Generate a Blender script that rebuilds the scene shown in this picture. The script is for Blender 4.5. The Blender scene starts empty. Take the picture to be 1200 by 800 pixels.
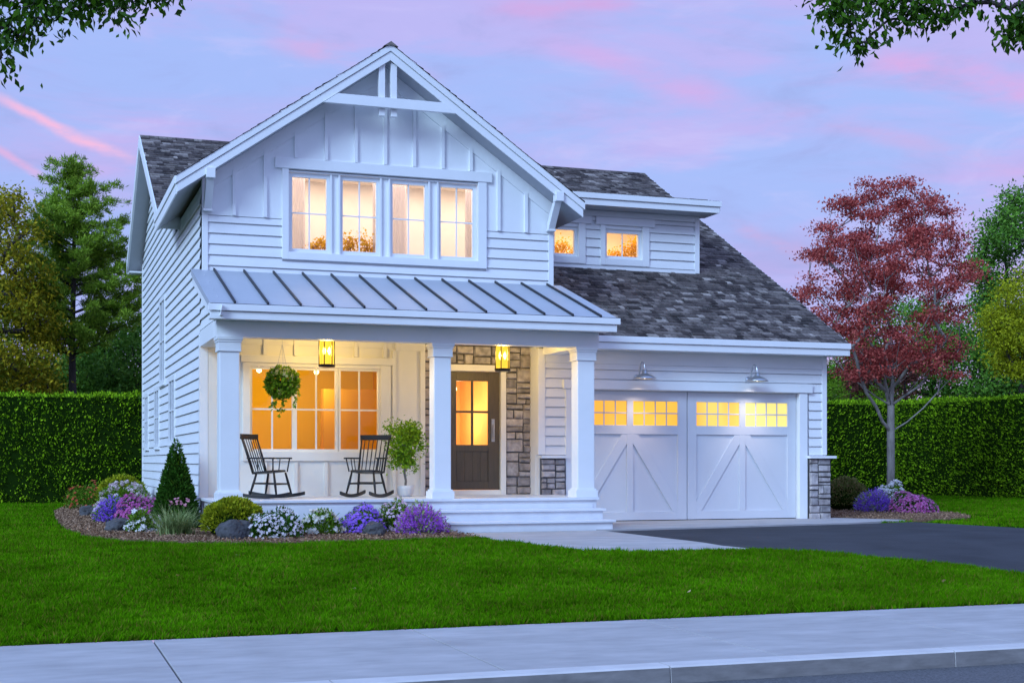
import bpy, math, random
import numpy as np
from mathutils import Vector, Matrix

R = math.radians
rng = np.random.default_rng(7)
random.seed(7)
SC = bpy.context.scene
COL = SC.collection

# ------------------------------------------------------------------ camera
YAW = math.atan2(565, 1612)
CAM_Z = 1.12
cam_d = bpy.data.cameras.new('camera')
cam_d.sensor_width = 36.0
cam_d.lens = 1612 / 1200 * 36
cam_d.shift_y = 140 / 1200
cam_d.clip_end = 3000
cam = bpy.data.objects.new('camera', cam_d)
COL.objects.link(cam)
cam.location = (0, 0, CAM_Z)
cam.rotation_euler = (R(90), 0, -YAW)
SC.camera = cam

# ------------------------------------------------------------------ sky and light
SUN_EL, SUN_AZ = R(28), R(234)       # soft glow of the dusk sky behind the viewer
world = bpy.data.worlds.new("World")
SC.world = world
world.use_nodes = True
wn, wl = world.node_tree.nodes, world.node_tree.links
wn.clear()
def N(tree, t, **kw):
    n = tree.nodes.new(t)
    for k, v in kw.items():
        setattr(n, k, v)
    return n
WT = world.node_tree
def wmath(op, a, b=None, c=None, clamp=False):
    n = N(WT, 'ShaderNodeMath', operation=op); n.use_clamp = clamp
    for i, v in enumerate((a, b, c)):
        if v is None: continue
        if isinstance(v, (int, float)): n.inputs[i].default_value = v
        else: wl.new(v, n.inputs[i])
    return n.outputs[0]
def wmix(f, a, b, mode='MIX'):
    n = N(WT, 'ShaderNodeMix', data_type='RGBA', blend_type=mode)
    if isinstance(f, (int, float)): n.inputs[0].default_value = f
    else: wl.new(f, n.inputs[0])
    for i, v in ((6, a), (7, b)):
        if isinstance(v, tuple): n.inputs[i].default_value = (*v, 1)
        else: wl.new(v, n.inputs[i])
    return n.outputs[2]
def wstep(v, a, b, lo=0.0, hi=1.0):
    n = N(WT, 'ShaderNodeMapRange', interpolation_type='SMOOTHSTEP')
    wl.new(v, n.inputs[0])
    n.inputs[1].default_value, n.inputs[2].default_value = a, b
    n.inputs[3].default_value, n.inputs[4].default_value = lo, hi
    return n.outputs[0]
tc = N(WT, 'ShaderNodeTexCoord')
DIR = tc.outputs['Generated']
sep = N(WT, 'ShaderNodeSeparateXYZ'); wl.new(DIR, sep.inputs[0])
def wdot(v):
    n = N(WT, 'ShaderNodeVectorMath', operation='DOT_PRODUCT')
    wl.new(DIR, n.inputs[0]); n.inputs[1].default_value = v
    return n.outputs['Value']
def wnoise(scale, stretch=(1, 1, 1), detail=5.0, rough=0.55, rot=(0, 0, 0), off=(0, 0, 0), dist=0.0):
    m = N(WT, 'ShaderNodeMapping'); wl.new(DIR, m.inputs[0])
    m.inputs['Location'].default_value = off
    m.inputs['Rotation'].default_value = rot
    m.inputs['Scale'].default_value = stretch
    n = N(WT, 'ShaderNodeTexNoise'); wl.new(m.outputs[0], n.inputs['Vector'])
    n.inputs['Scale'].default_value = scale
    n.inputs['Detail'].default_value = detail
    n.inputs['Roughness'].default_value = rough
    n.inputs['Distortion'].default_value = dist
    return n.outputs['Fac']
EL = sep.outputs['Z']
BLUE, LAV, PINK, PALE = (0.365, 0.49, 0.94), (0.49, 0.465, 0.90), (0.74, 0.43, 0.82), (0.34, 0.375, 0.76)
# broad drifts of blue and lavender, more lavender to the right, bluer overhead
soft = wnoise(4.2, (1, 1, 4.5), 6, 0.58, off=(0.35, 0.2, 0.6), dist=0.4)
side = wdot((math.cos(YAW), -math.sin(YAW), 0))
drift = wmath('ADD', soft, wmath('MULTIPLY', side, 0.22))
c = wmix(wstep(drift, 0.44, 0.64), BLUE, LAV)
c = wmix(wmath('MULTIPLY', wstep(EL, 0.22, 0.02), 0.40), c, LAV)
# grey-violet haze streaks low down
hz = wnoise(3.4, (1, 1, 9.0), 5, 0.55, off=(2.0, 1.3, 0.1))
c = wmix(wmath('MULTIPLY', wmath('MULTIPLY', wstep(hz, 0.47, 0.66), wstep(EL, 0.22, 0.08)), 0.7), c, PALE)
# pink wisps
pk = wnoise(3.8, (1, 1, 6.0), 6, 0.6, rot=(0.0, 0.10, 0), off=(0.9, 3.1, 0.45), dist=0.35)
pkb = wnoise(1.5, (1, 1, 2.2), 2, 0.5, off=(4.9, 0.4, 1.15))
c = wmix(wmath('MULTIPLY', wmath('MULTIPLY', wstep(pk, 0.50, 0.70), wstep(pkb, 0.40, 0.58)), 0.85), c, PINK)
c = wmix(wmath('MULTIPLY', wstep(pk, 0.42, 0.72), 0.24), c, (0.60, 0.37, 0.78))
c = wmix(wmath('MULTIPLY', wstep(EL, 0.11, 0.03), 0.45), c, (0.64, 0.40, 0.72))
# fine cloud texture: thin grey-blue veils and paler edges
vl = wnoise(7.5, (1, 1, 3.6), 8, 0.62, off=(1.7, 0.2, 2.2), dist=0.5)
c = wmix(wmath('MULTIPLY', wstep(vl, 0.50, 0.72), 0.42), c, (0.31, 0.36, 0.72))
c = wmix(wmath('MULTIPLY', wstep(vl, 0.48, 0.30), 0.30), c, (0.66, 0.60, 0.98))
# one long pink trail of cloud in the left part of the sky
def pdir(px, py):
    u, v = (px - 600) / 1612, (540 - py) / 1612
    cy, sy = math.cos(YAW), math.sin(YAW)
    return Vector((u * cy + sy, -u * sy + cy, v)).normalized()
def trail(col, a, b, width, amount, noise_scale):
    global c
    da, db = pdir(*a), pdir(*b)
    nrm = da.cross(db).normalized(); mid = (da + db).normalized()
    along = (db - da).normalized(); half = (db - da).length / 2
    wob = wmath('MULTIPLY', wmath('SUBTRACT', wnoise(noise_scale, (1, 1, 2), 5, 0.6), 0.5), width * 2.6)
    d = wmath('ABSOLUTE', wmath('ADD', wdot(nrm), wob))
    band = wstep(d, width, 0.0)
    t = wmath('ABSOLUTE', wmath('SUBTRACT', wdot(along), mid.dot(along)))
    rng_ = wstep(t, half * 1.15, half * 0.45)
    frt = wstep(wdot(mid), 0.5, 0.8)
    brk = wstep(wnoise(noise_scale * 1.7, (1, 1, 3), 5, 0.6, off=(1, 2, 3)), 0.30, 0.60)
    f = wmath('MULTIPLY', wmath('MULTIPLY', band, rng_), wmath('MULTIPLY', frt, brk))
    c = wmix(wmath('MULTIPLY', f, amount), c, col)
trail((0.88, 0.50, 0.76), (-20, 106), (165, 194), 0.0072, 1.0, 13)
trail((0.80, 0.44, 0.74), (-20, 168), (60, 215), 0.0045, 0.7, 13)
trail((0.74, 0.40, 0.72), (310, 52), (520, 92), 0.014, 0.55, 7)
trail((0.74, 0.38, 0.76), (620, 40), (900, 120), 0.016, 0.45, 6)
trail((0.78, 0.38, 0.74), (1000, 70), (1260, 130), 0.016, 0.75, 6)
trail((0.70, 0.36, 0.72), (560, 20), (760, 5), 0.012, 0.6, 7)
trail((0.66, 0.38, 0.68), (850, 260), (960, 305), 0.010, 0.55, 9)
trail((0.66, 0.40, 0.72), (880, 130), (1230, 200), 0.012, 0.40, 8)
# the brighter, bluer dome overhead and behind the viewer
back = wdot((-0.77, -0.64, 0.0))
c = wmix(wstep(EL, 0.36, 0.75), c, (0.40, 0.60, 1.24))
low_back = wmix(wstep(EL, 0.05, 0.5), (0.38, 0.54, 1.05), (0.48, 0.72, 1.42))
c = wmix(wstep(back, -0.10, 0.45), c, low_back)
bg = N(WT, 'ShaderNodeBackground'); wl.new(c, bg.inputs['Color']); bg.inputs['Strength'].default_value = 1.0
sky = N(WT, 'ShaderNodeTexSky', sky_type='NISHITA'); sky.sun_disc = False
sky.sun_elevation, sky.sun_rotation = R(2.0), SUN_AZ
bg2 = N(WT, 'ShaderNodeBackground'); wl.new(sky.outputs[0], bg2.inputs['Color']); bg2.inputs['Strength'].default_value = 0.02
add = N(WT, 'ShaderNodeAddShader'); wl.new(bg.outputs[0], add.inputs[0]); wl.new(bg2.outputs[0], add.inputs[1])
out = N(WT, 'ShaderNodeOutputWorld'); wl.new(add.outputs[0], out.inputs['Surface'])

sun_d = bpy.data.lights.new('sun', 'SUN'); sun_d.energy = 2.7; sun_d.angle = R(22); sun_d.color = (0.51, 0.74, 1.0)
sun = bpy.data.objects.new('sun', sun_d); COL.objects.link(sun)
sun.rotation_euler = Vector((0.98, 0.70, -0.64)).to_track_quat('-Z', 'Y').to_euler()

SC.view_settings.view_transform = 'Standard'
SC.view_settings.look = 'None'
SC.view_settings.exposure = 0.0
SC.view_settings.gamma = 1.0
SC.view_settings.use_curve_mapping = False
SC.cycles.max_bounces = 6
SC.cycles.transparent_max_bounces = 12
SC.cycles.sample_clamp_indirect = 6.0
SC.cycles.use_denoising = True

# ------------------------------------------------------------------ materials
MATS = {}
def mat(name, col, rough=0.6, metal=0.0, vary=0.0, vscale=3.0, bump=0.0, bscale=40.0, spec=0.5, col2=None, stretch=(1, 1, 1), detail=5.0, bdist=0.01):
    if name in MATS: return MATS[name]
    m = bpy.data.materials.new(name); m.use_nodes = True
    t = m.node_tree; b = t.nodes['Principled BSDF']
    b.inputs['Base Color'].default_value = (*col, 1)
    b.inputs['Roughness'].default_value = rough
    b.inputs['Metallic'].default_value = metal
    b.inputs['Specular IOR Level'].default_value = spec
    co = N(t, 'ShaderNodeTexCoord')
    mp = N(t, 'ShaderNodeMapping'); mp.inputs['Scale'].default_value = stretch
    t.links.new(co.outputs['Object'], mp.inputs[0])
    if vary > 0 or col2:
        n = N(t, 'ShaderNodeTexNoise'); n.inputs['Scale'].default_value = vscale; n.inputs['Detail'].default_value = detail
        n.inputs['Roughness'].default_value = 0.6
        t.links.new(mp.outputs[0], n.inputs['Vector'])
        r = N(t, 'ShaderNodeMapRange'); r.inputs[1].default_value, r.inputs[2].default_value = 0.3, 0.7
        t.links.new(n.outputs['Fac'], r.inputs[0])
        mx = N(t, 'ShaderNodeMix', data_type='RGBA')
        t.links.new(r.outputs[0], mx.inputs[0])
        mx.inputs[6].default_value = (*(x * (1 - vary) for x in col), 1)
        mx.inputs[7].default_value = (*(col2 if col2 else tuple(min(1, x * (1 + vary)) for x in col)), 1)
        t.links.new(mx.outputs[2], b.inputs['Base Color'])
    if bump > 0:
        n2 = N(t, 'ShaderNodeTexNoise'); n2.inputs['Scale'].default_value = bscale; n2.inputs['Detail'].default_value = 4
        t.links.new(mp.outputs[0], n2.inputs['Vector'])
        bp = N(t, 'ShaderNodeBump'); bp.inputs['Strength'].default_value = bump; bp.inputs['Distance'].default_value = bdist
        t.links.new(n2.outputs['Fac'], bp.inputs['Height'])
        t.links.new(bp.outputs[0], b.inputs['Normal'])
    MATS[name] = m
    return m
def island(name, cols, rough=0.7, trans=0.0, spec=0.12, noise=0.0, nscale=8.0, bump=0.0, bscale=30):
    """every loose piece of the mesh takes its own tone from a short list of real colours"""
    if name in MATS: return MATS[name]
    m = bpy.data.materials.new(name); m.use_nodes = True
    t = m.node_tree; b = t.nodes['Principled BSDF']
    g = N(t, 'ShaderNodeNewGeometry')
    cr = N(t, 'ShaderNodeValToRGB')
    while len(cr.color_ramp.elements) < len(cols): cr.color_ramp.elements.new(0.5)
    for i, cc in enumerate(cols):
        e = cr.color_ramp.elements[i]; e.position = i / (len(cols) - 1) if len(cols) > 1 else 0
        e.color = (*cc, 1)
    t.links.new(g.outputs['Random Per Island'], cr.inputs[0])
    o = cr.outputs[0]
    if noise > 0:
        co = N(t, 'ShaderNodeTexCoord'); n = N(t, 'ShaderNodeTexNoise'); n.inputs['Scale'].default_value = nscale; n.inputs['Detail'].default_value = 5
        t.links.new(co.outputs['Object'], n.inputs['Vector'])
        r = N(t, 'ShaderNodeMapRange'); r.inputs[1].default_value, r.inputs[2].default_value = 0.3, 0.7
        r.inputs[3].default_value, r.inputs[4].default_value = 1 - noise, 1 + noise
        t.links.new(n.outputs['Fac'], r.inputs[0])
        mm = N(t, 'ShaderNodeVectorMath', operation='SCALE')
        t.links.new(o, mm.inputs[0]); t.links.new(r.outputs[0], mm.inputs['Scale']); o = mm.outputs[0]
    t.links.new(o, b.inputs['Base Color'])
    b.inputs['Roughness'].default_value = rough
    b.inputs['Specular IOR Level'].default_value = spec
    if bump > 0:
        co = N(t, 'ShaderNodeTexCoord'); n2 = N(t, 'ShaderNodeTexNoise'); n2.inputs['Scale'].default_value = bscale; n2.inputs['Detail'].default_value = 6
        t.links.new(co.outputs['Object'], n2.inputs['Vector'])
        bp = N(t, 'ShaderNodeBump'); bp.inputs['Strength'].default_value = bump; bp.inputs['Distance'].default_value = 0.03
        t.links.new(n2.outputs['Fac'], bp.inputs['Height']); t.links.new(bp.outputs[0], b.inputs['Normal'])
    if trans > 0:
        tr = N(t, 'ShaderNodeBsdfTranslucent'); t.links.new(o, tr.inputs['Color'])
        mx = N(t, 'ShaderNodeMixShader'); mx.inputs[0].default_value = trans
        t.links.new(b.outputs[0], mx.inputs[1]); t.links.new(tr.outputs[0], mx.inputs[2])
        t.links.new(mx.outputs[0], t.nodes['Material Output'].inputs['Surface'])
    MATS[name] = m
    return m
def glow(name, col, strength=1.0, col2=None, vscale=2.0, stretch=(1, 1, 1)):
    if name in MATS: return MATS[name]
    m = bpy.data.materials.new(name); m.use_nodes = True
    t = m.node_tree; b = t.nodes['Principled BSDF']
    b.inputs['Base Color'].default_value = (*(x * 0.3 for x in col), 1); b.inputs['Roughness'].default_value = 0.1
    b.inputs['Emission Color'].default_value = (*col, 1); b.inputs['Emission Strength'].default_value = strength
    if col2:
        co = N(t, 'ShaderNodeTexCoord'); mp = N(t, 'ShaderNodeMapping'); mp.inputs['Scale'].default_value = stretch
        n = N(t, 'ShaderNodeTexNoise'); n.inputs['Scale'].default_value = vscale; n.inputs['Detail'].default_value = 2
        t.links.new(co.outputs['Object'], mp.inputs[0]); t.links.new(mp.outputs[0], n.inputs['Vector'])
        r = N(t, 'ShaderNodeMapRange'); r.inputs[1].default_value, r.inputs[2].default_value = 0.38, 0.62
        t.links.new(n.outputs['Fac'], r.inputs[0])
        mx = N(t, 'ShaderNodeMix', data_type='RGBA'); t.links.new(r.outputs[0], mx.inputs[0])
        mx.inputs[6].default_value = (*col, 1); mx.inputs[7].default_value = (*col2, 1)
        t.links.new(mx.outputs[2], b.inputs['Emission Color'])
    MATS[name] = m
    return m
def glass(name, tint=(1, 1, 1), gloss=0.08):
    if name in MATS: return MATS[name]
    m = bpy.data.materials.new(name); m.use_nodes = True
    t = m.node_tree; t.nodes.remove(t.nodes['Principled BSDF'])
    tr = N(t, 'ShaderNodeBsdfTransparent'); tr.inputs[0].default_value = (*tint, 1)
    gl = N(t, 'ShaderNodeBsdfGlossy'); gl.inputs['Roughness'].default_value = 0.02
    fr = N(t, 'ShaderNodeFresnel'); fr.inputs[0].default_value = 1.25
    mx = N(t, 'ShaderNodeMixShader')
    t.links.new(fr.outputs[0], mx.inputs[0]); t.links.new(tr.outputs[0], mx.inputs[1]); t.links.new(gl.outputs[0], mx.inputs[2])
    t.links.new(mx.outputs[0], t.nodes['Material Output'].inputs['Surface'])
    MATS[name] = m
    return m

M_SIDING = mat('white_siding_paint', (0.78, 0.79, 0.80), 0.55, vary=0.035, vscale=1.6, stretch=(1, 1, 3), bump=0.08, bscale=60)
M_TRIM = mat('white_trim_paint', (0.82, 0.83, 0.84), 0.45, vary=0.025, vscale=2.2)
M_PANEL = mat('white_panel_paint', (0.84, 0.85, 0.86), 0.55, vary=0.03, vscale=1.4)
M_SOFFIT = mat('shaded_soffit', (0.42, 0.44, 0.47), 0.7, vary=0.03)  # shade under the eaves is put into this darker grey
M_GDOOR = mat('garage_door_paint', (0.64, 0.655, 0.69), 0.5, vary=0.03, vscale=1.2)
M_PORCH = mat('cream_porch_paint', (0.78, 0.75, 0.69), 0.6, vary=0.03, vscale=1.5)
M_FLOOR = mat('porch_floor_paint', (0.74, 0.75, 0.78), 0.4, vary=0.05, vscale=4)
M_METAL = mat('pale_metal_roof', (0.40, 0.43, 0.485), 0.5, metal=0.0, vary=0.05, vscale=0.8)
M_SEAM = mat('dark_seam', (0.012, 0.014, 0.02), 0.5)
M_SHINGLE = island('asphalt_shingle', [(0.034, 0.028, 0.028), (0.090, 0.074, 0.070), (0.152, 0.127, 0.117), (0.052, 0.042, 0.041), (0.228, 0.194, 0.176), (0.114, 0.095, 0.088), (0.040, 0.034, 0.033), (0.361, 0.314, 0.282)], 0.9, noise=0.35, nscale=22, bump=0.3, bscale=120)
M_SHBASE = mat('roof_underlay', (0.03, 0.03, 0.035), 0.9)
M_STONE = island('ledge_stone', [(0.239, 0.221, 0.227), (0.351, 0.319, 0.311), (0.477, 0.429, 0.419), (0.309, 0.273, 0.263), (0.421, 0.390, 0.395)], 0.85, noise=0.35, nscale=9, bump=0.55, bscale=14)
M_MORTAR = mat('mortar', (0.075, 0.072, 0.075), 0.95, vary=0.2, vscale=10)
M_DOOR = mat('stained_door', (0.080, 0.060, 0.038), 0.5, vary=0.18, vscale=5, stretch=(6, 6, 0.6))
M_BLACKWOOD = mat('black_painted_wood', (0.010, 0.0085, 0.008), 0.45, vary=0.2, vscale=6)
M_BLACK = mat('black_metal', (0.012, 0.011, 0.010), 0.4, metal=0.5)
M_STEEL = mat('galvanised_steel', (0.55, 0.58, 0.62), 0.28, metal=0.9, vary=0.06, vscale=5)
M_CONC = mat('pale_concrete', (0.39, 0.375, 0.37), 0.85, vary=0.17, vscale=1.6, stretch=(1, 2.2, 1), bump=0.15, bscale=90)
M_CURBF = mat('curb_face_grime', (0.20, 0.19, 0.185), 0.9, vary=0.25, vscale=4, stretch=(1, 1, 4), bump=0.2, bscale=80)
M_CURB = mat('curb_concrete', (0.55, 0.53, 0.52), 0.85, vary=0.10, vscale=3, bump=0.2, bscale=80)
M_ASPH = mat('driveway_asphalt', (0.048, 0.051, 0.058), 0.9, spec=0.15, vary=0.22, vscale=0.9, bump=0.35, bscale=160, bdist=0.006)
M_STREET = mat('street_asphalt', (0.10, 0.10, 0.105), 0.9, vary=0.5, vscale=60, bump=0.6, bscale=120, bdist=0.01)
M_SOIL = mat('lawn_soil', (0.020, 0.055, 0.003), 1.0, spec=0.0, vary=0.3, vscale=3)
M_MULCH = mat('bark_mulch', (0.17, 0.105, 0.066), 0.95, spec=0.05, vary=0.4, vscale=14, bump=0.8, bscale=50, bdist=0.03)
M_CHIP = island('mulch_chip', [(0.13, 0.075, 0.045), (0.28, 0.17, 0.105), (0.45, 0.29, 0.19), (0.20, 0.12, 0.073)], 0.95, spec=0.05)
M_BLADE = island('grass_blade', [(0.225, 0.188, 0.031), (0.045, 0.156, 0.001), (0.067, 0.228, 0.003), (0.101, 0.293, 0.003), (0.053, 0.184, 0.001), (0.140, 0.330, 0.006)], 0.9, trans=0.25, spec=0.0, noise=0.26, nscale=0.9)
M_HEDGE = island('hedge_leaf', [(0.061, 0.144, 0.004), (0.161, 0.342, 0.008), (0.410, 0.681, 0.019), (0.082, 0.187, 0.006)], 0.7, trans=0.15, spec=0.08)
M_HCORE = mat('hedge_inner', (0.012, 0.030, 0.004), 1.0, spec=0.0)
M_BARK = mat('grey_bark', (0.16, 0.145, 0.13), 0.9, vary=0.4, vscale=6, stretch=(1, 1, 0.3), bump=0.6, bscale=25, bdist=0.03)
M_DBARK = mat('dark_bark', (0.045, 0.035, 0.030), 0.9, vary=0.4, vscale=6, stretch=(1, 1, 0.3), bump=0.6, bscale=25, bdist=0.03)
M_ROCK = mat('dark_boulder', (0.062, 0.062, 0.066), 0.8, vary=0.5, vscale=5, bump=0.6, bscale=12, bdist=0.04)
M_GLASS = glass('window_glass')
M_DARKG = mat('dark_side_glass', (0.10, 0.12, 0.17), 0.08, spec=0.6, vary=0.2)
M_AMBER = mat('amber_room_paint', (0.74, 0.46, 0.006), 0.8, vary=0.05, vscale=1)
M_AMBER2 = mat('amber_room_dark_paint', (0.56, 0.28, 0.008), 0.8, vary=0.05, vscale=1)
M_CREAM = mat('cream_room_paint', (0.86, 0.76, 0.67), 0.8, vary=0.03)
M_HALL = mat('hall_paint', (0.82, 0.50, 0.14), 0.8, vary=0.05)

# ------------------------------------------------------------------ mesh builder
class MB:
    def __init__(s): s.v = []; s.f = []; s.m = []; s.k = 0
    def quad(s, *p):
        i = len(s.v); s.v += [tuple(q) for q in p]; s.f.append(tuple(range(i, i + len(p)))); s.m.append(s.k); return s
    def box(s, x0, x1, y0, y1, z0, z1):
        i = len(s.v)
        s.v += [(x, y, z) for z in (z0, z1) for y in (y0, y1) for x in (x0, x1)]
        for f in ((0, 2, 3, 1), (4, 5, 7, 6), (0, 1, 5, 4), (2, 6, 7, 3), (0, 4, 6, 2), (1, 3, 7, 5)):
            s.f.append(tuple(i + a for a in f)); s.m.append(s.k)
        return s
    def prism(s, poly, axis, a, b):
        """poly: 2-D points in the plane across the axis; 'y' takes (x,z), 'x' takes (y,z), 'z' takes (x,y)"""
        def P(p, t): return {'y': (p[0], t, p[1]), 'x': (t, p[0], p[1]), 'z': (p[0], p[1], t)}[axis]
        n = len(poly); i = len(s.v)
        s.v += [P(p, a) for p in poly] + [P(p, b) for p in poly]
        s.f.append(tuple(range(i, i + n))); s.m.append(s.k)
        s.f.append(tuple(range(i + 2 * n - 1, i + n - 1, -1))); s.m.append(s.k)
        for k in range(n):
            j = (k + 1) % n
            s.f.append((i + k, i + n + k, i + n + j, i + j)); s.m.append(s.k)
        return s
    def tube(s, pts, rad, n=8, cap=True):
        pts = [Vector(p) for p in pts]
        if not hasattr(rad, '__len__'): rad = [rad] * len(pts)
        i0 = len(s.v); up = None
        for k, p in enumerate(pts):
            d = (pts[min(k + 1, len(pts) - 1)] - pts[max(k - 1, 0)])
            d = d.normalized() if d.length > 1e-9 else Vector((0, 0, 1))
            if up is None: up = Vector((1, 0, 0)) if abs(d.x) < 0.8 else Vector((0, 1, 0))
            a = d.cross(up).normalized(); up = a.cross(d).normalized()
            for q in range(n):
                t = 2 * math.pi * q / n
                s.v.append(tuple(p + (a * math.cos(t) + up * math.sin(t)) * rad[k]))
        for k in range(len(pts) - 1):
            for q in range(n):
                r = (q + 1) % n
                s.f.append((i0 + k * n + q, i0 + k * n + r, i0 + (k + 1) * n + r, i0 + (k + 1) * n + q)); s.m.append(s.k)
        if cap:
            s.f.append(tuple(i0 + q for q in reversed(range(n)))); s.m.append(s.k)
            e = i0 + (len(pts) - 1) * n
            s.f.append(tuple(e + q for q in range(n))); s.m.append(s.k)
        return s
    def lathe(s, prof, c=(0, 0, 0), n=20):
        i0 = len(s.v)
        for r, z in prof:
            for q in range(n):
                t = 2 * math.pi * q / n
                s.v.append((c[0] + r * math.cos(t), c[1] + r * math.sin(t), c[2] + z))
        for k in range(len(prof) - 1):
            for q in range(n):
                r = (q + 1) % n
                s.f.append((i0 + k * n + q, i0 + k * n + r, i0 + (k + 1) * n + r, i0 + (k + 1) * n + q)); s.m.append(s.k)
        return s
    def ring(s, x0, x1, z0, z1, w, y0, y1, wb=None):
        wb = w if wb is None else wb
        s.box(x0 - w, x0, y0, y1, z0 - wb, z1 + w); s.box(x1, x1 + w, y0, y1, z0 - wb, z1 + w)
        s.box(x0, x1, y0, y1, z1, z1 + w); s.box(x0, x1, y0, y1, z0 - wb, z0)
        return s
    def build(s, name, mats, parent=None, off=(0, 0, 0), smooth=False, bevel=0.0, loc=None):
        me = bpy.data.meshes.new(name)
        v = s.v
        if off != (0, 0, 0):
            v = [(a - off[0], b - off[1], c_ - off[2]) for a, b, c_ in v]
        me.from_pydata(v, [], s.f)
        if not isinstance(mats, (list, tuple)): mats = [mats]
        for m in mats: me.materials.append(m)
        if len(mats) > 1: me.polygons.foreach_set('material_index', s.m)
        if smooth: me.polygons.foreach_set('use_smooth', [True] * len(me.polygons))
        me.update()
        o = bpy.data.objects.new(name, me); COL.objects.link(o)
        if parent: o.parent = parent
        if loc: o.location = loc
        if bevel > 0:
            b = o.modifiers.new('bevel', 'BEVEL'); b.width = bevel; b.segments = 2; b.limit_method = 'ANGLE'
        return o
def arr(name, V, F, mats, parent=None, midx=None, smooth=False, loc=None):
    """fast mesh from numpy arrays; F is (n,k)"""
    V = np.asarray(V, dtype=np.float32).reshape(-1, 3); F = np.asarray(F, dtype=np.int32)
    me = bpy.data.meshes.new(name); k = F.shape[1]
    me.vertices.add(len(V)); me.vertices.foreach_set('co', V.ravel())
    me.loops.add(F.size); me.loops.foreach_set('vertex_index', F.ravel())
    me.polygons.add(len(F)); me.polygons.foreach_set('loop_start', np.arange(len(F), dtype=np.int32) * k)
    if not isinstance(mats, (list, tuple)): mats = [mats]
    for m in mats: me.materials.append(m)
    if midx is not None: me.polygons.foreach_set('material_index', np.asarray(midx, dtype=np.int32))
    if smooth: me.polygons.foreach_set('use_smooth', np.ones(len(F), dtype=bool))
    me.update(calc_edges=True); me.validate()
    o = bpy.data.objects.new(name, me); COL.objects.link(o)
    if parent: o.parent = parent
    if loc is not None: o.location = loc
    return o
def tag(o, label=None, cat=None, group=None, kind=None):
    if label: o['label'] = label
    if cat: o['category'] = cat
    if group: o['group'] = group
    if kind: o['kind'] = kind
    return o
def thing(name, label, cat, loc=(0, 0, 0), rz=0.0, group=None):
    o = bpy.data.objects.new(name, None); COL.objects.link(o); o.location = loc; o.rotation_euler = (0, 0, rz)
    o.empty_display_size = 0.2
    return tag(o, label, cat, group)
def copy_tree(o, parent=None):
    c_ = o.copy(); COL.objects.link(c_)
    if parent: c_.parent = parent
    for ch in list(o.children): copy_tree(ch, c_)
    return c_
def lamp(name, kind, loc, energy, col, radius=0.05, parent=None, **kw):
    d = bpy.data.lights.new(name, kind); d.energy = energy; d.color = col
    if kind in ('POINT', 'SPOT'): d.shadow_soft_size = radius
    for k, v in kw.items(): setattr(d, k, v)
    o = bpy.data.objects.new(name, d); COL.objects.link(o); o.location = loc
    if parent: o.parent = parent
    return o

# ------------------------------------------------------------------ leaves, limbs
def unit(a): return a / np.maximum(np.linalg.norm(a, axis=1, keepdims=True), 1e-9)
def leaf_mesh(P, L, ratio=0.45, D=None, spread=1.0, fold=0.12, r=rng):
    """pointed four-cornered leaves at P (n,3), length L, growing along D blurred by spread"""
    n = len(P); L = np.broadcast_to(np.asarray(L, float), (n,)).reshape(-1, 1)
    a = r.normal(size=(n, 3))
    if D is not None: a = unit(np.asarray(D) + unit(a) * spread)
    a = unit(a)
    b = unit(np.cross(a, unit(r.normal(size=(n, 3)))))
    nn = np.cross(a, b)
    m = P + a * L * 0.45 + nn * L * fold
    V = np.stack([P, m + b * L * ratio * 0.5, P + a * L, m - b * L * ratio * 0.5], axis=1).reshape(-1, 3)
    F = np.arange(4 * n).reshape(n, 4)
    return V, F
def join_arr(parts):
    V = []; F = []; o = 0
    for v, f in parts:
        V.append(v); F.append(f + o); o += len(v)
    return np.concatenate(V), np.concatenate(F)
def skeleton(trunk, targets, r_tip=0.012, jitter=0.12, lift=0.35, power=0.5, climb=0.25):
    """limbs that reach every foliage clump from the nearest lower part of the tree"""
    nodes = [np.array(p, float) for p in trunk]; par = [i - 1 for i in range(len(trunk))]
    base = nodes[0]
    order = sorted(range(len(targets)), key=lambda i: np.linalg.norm(targets[i] - np.array(trunk[-1])) * 0.6 + targets[i][2] * 0.4)
    tips = []
    for i in order:
        t = targets[i]
        A = np.array(nodes)
        d = np.linalg.norm(A - t, axis=1) + lift * np.maximum(0, A[:, 2] - (t[2] - climb * np.linalg.norm((A - t)[:, :2], axis=1))) * 3
        d[:max(1, len(trunk) // 3)] += 100
        j = int(np.argmin(d)); p = nodes[j]
        L = np.linalg.norm(t - p); k = max(2, int(L / 0.45))
        prev = j
        for q in range(1, k + 1):
            f = q / k
            pt = p + (t - p) * f + rng.normal(size=3) * jitter * L * 0.25 * math.sin(math.pi * f)
            pt[2] += 0.10 * L * math.sin(math.pi * f) * (-1 if lift > 0.2 else 1) * 0.6
            nodes.append(pt); par.append(prev); prev = len(nodes) - 1
        tips.append(prev)
    cnt = np.zeros(len(nodes))
    for t_ in tips: cnt[t_] += 1
    for i in range(len(nodes) - 1, 0, -1):
        if par[i] >= 0: cnt[par[i]] += cnt[i]
    rad = r_tip * np.maximum(cnt, 1) ** power
    return nodes, par, rad
def limb_mesh(nodes, par, rad, n=6, rmin=0.0):
    mb = MB()
    for i, p in enumerate(par):
        if p < 0 or rad[i] < rmin: continue
        mb.tube([nodes[p], nodes[i]], [min(rad[p], rad[i] * 1.35), rad[i]], n, cap=False)
    return mb

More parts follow.
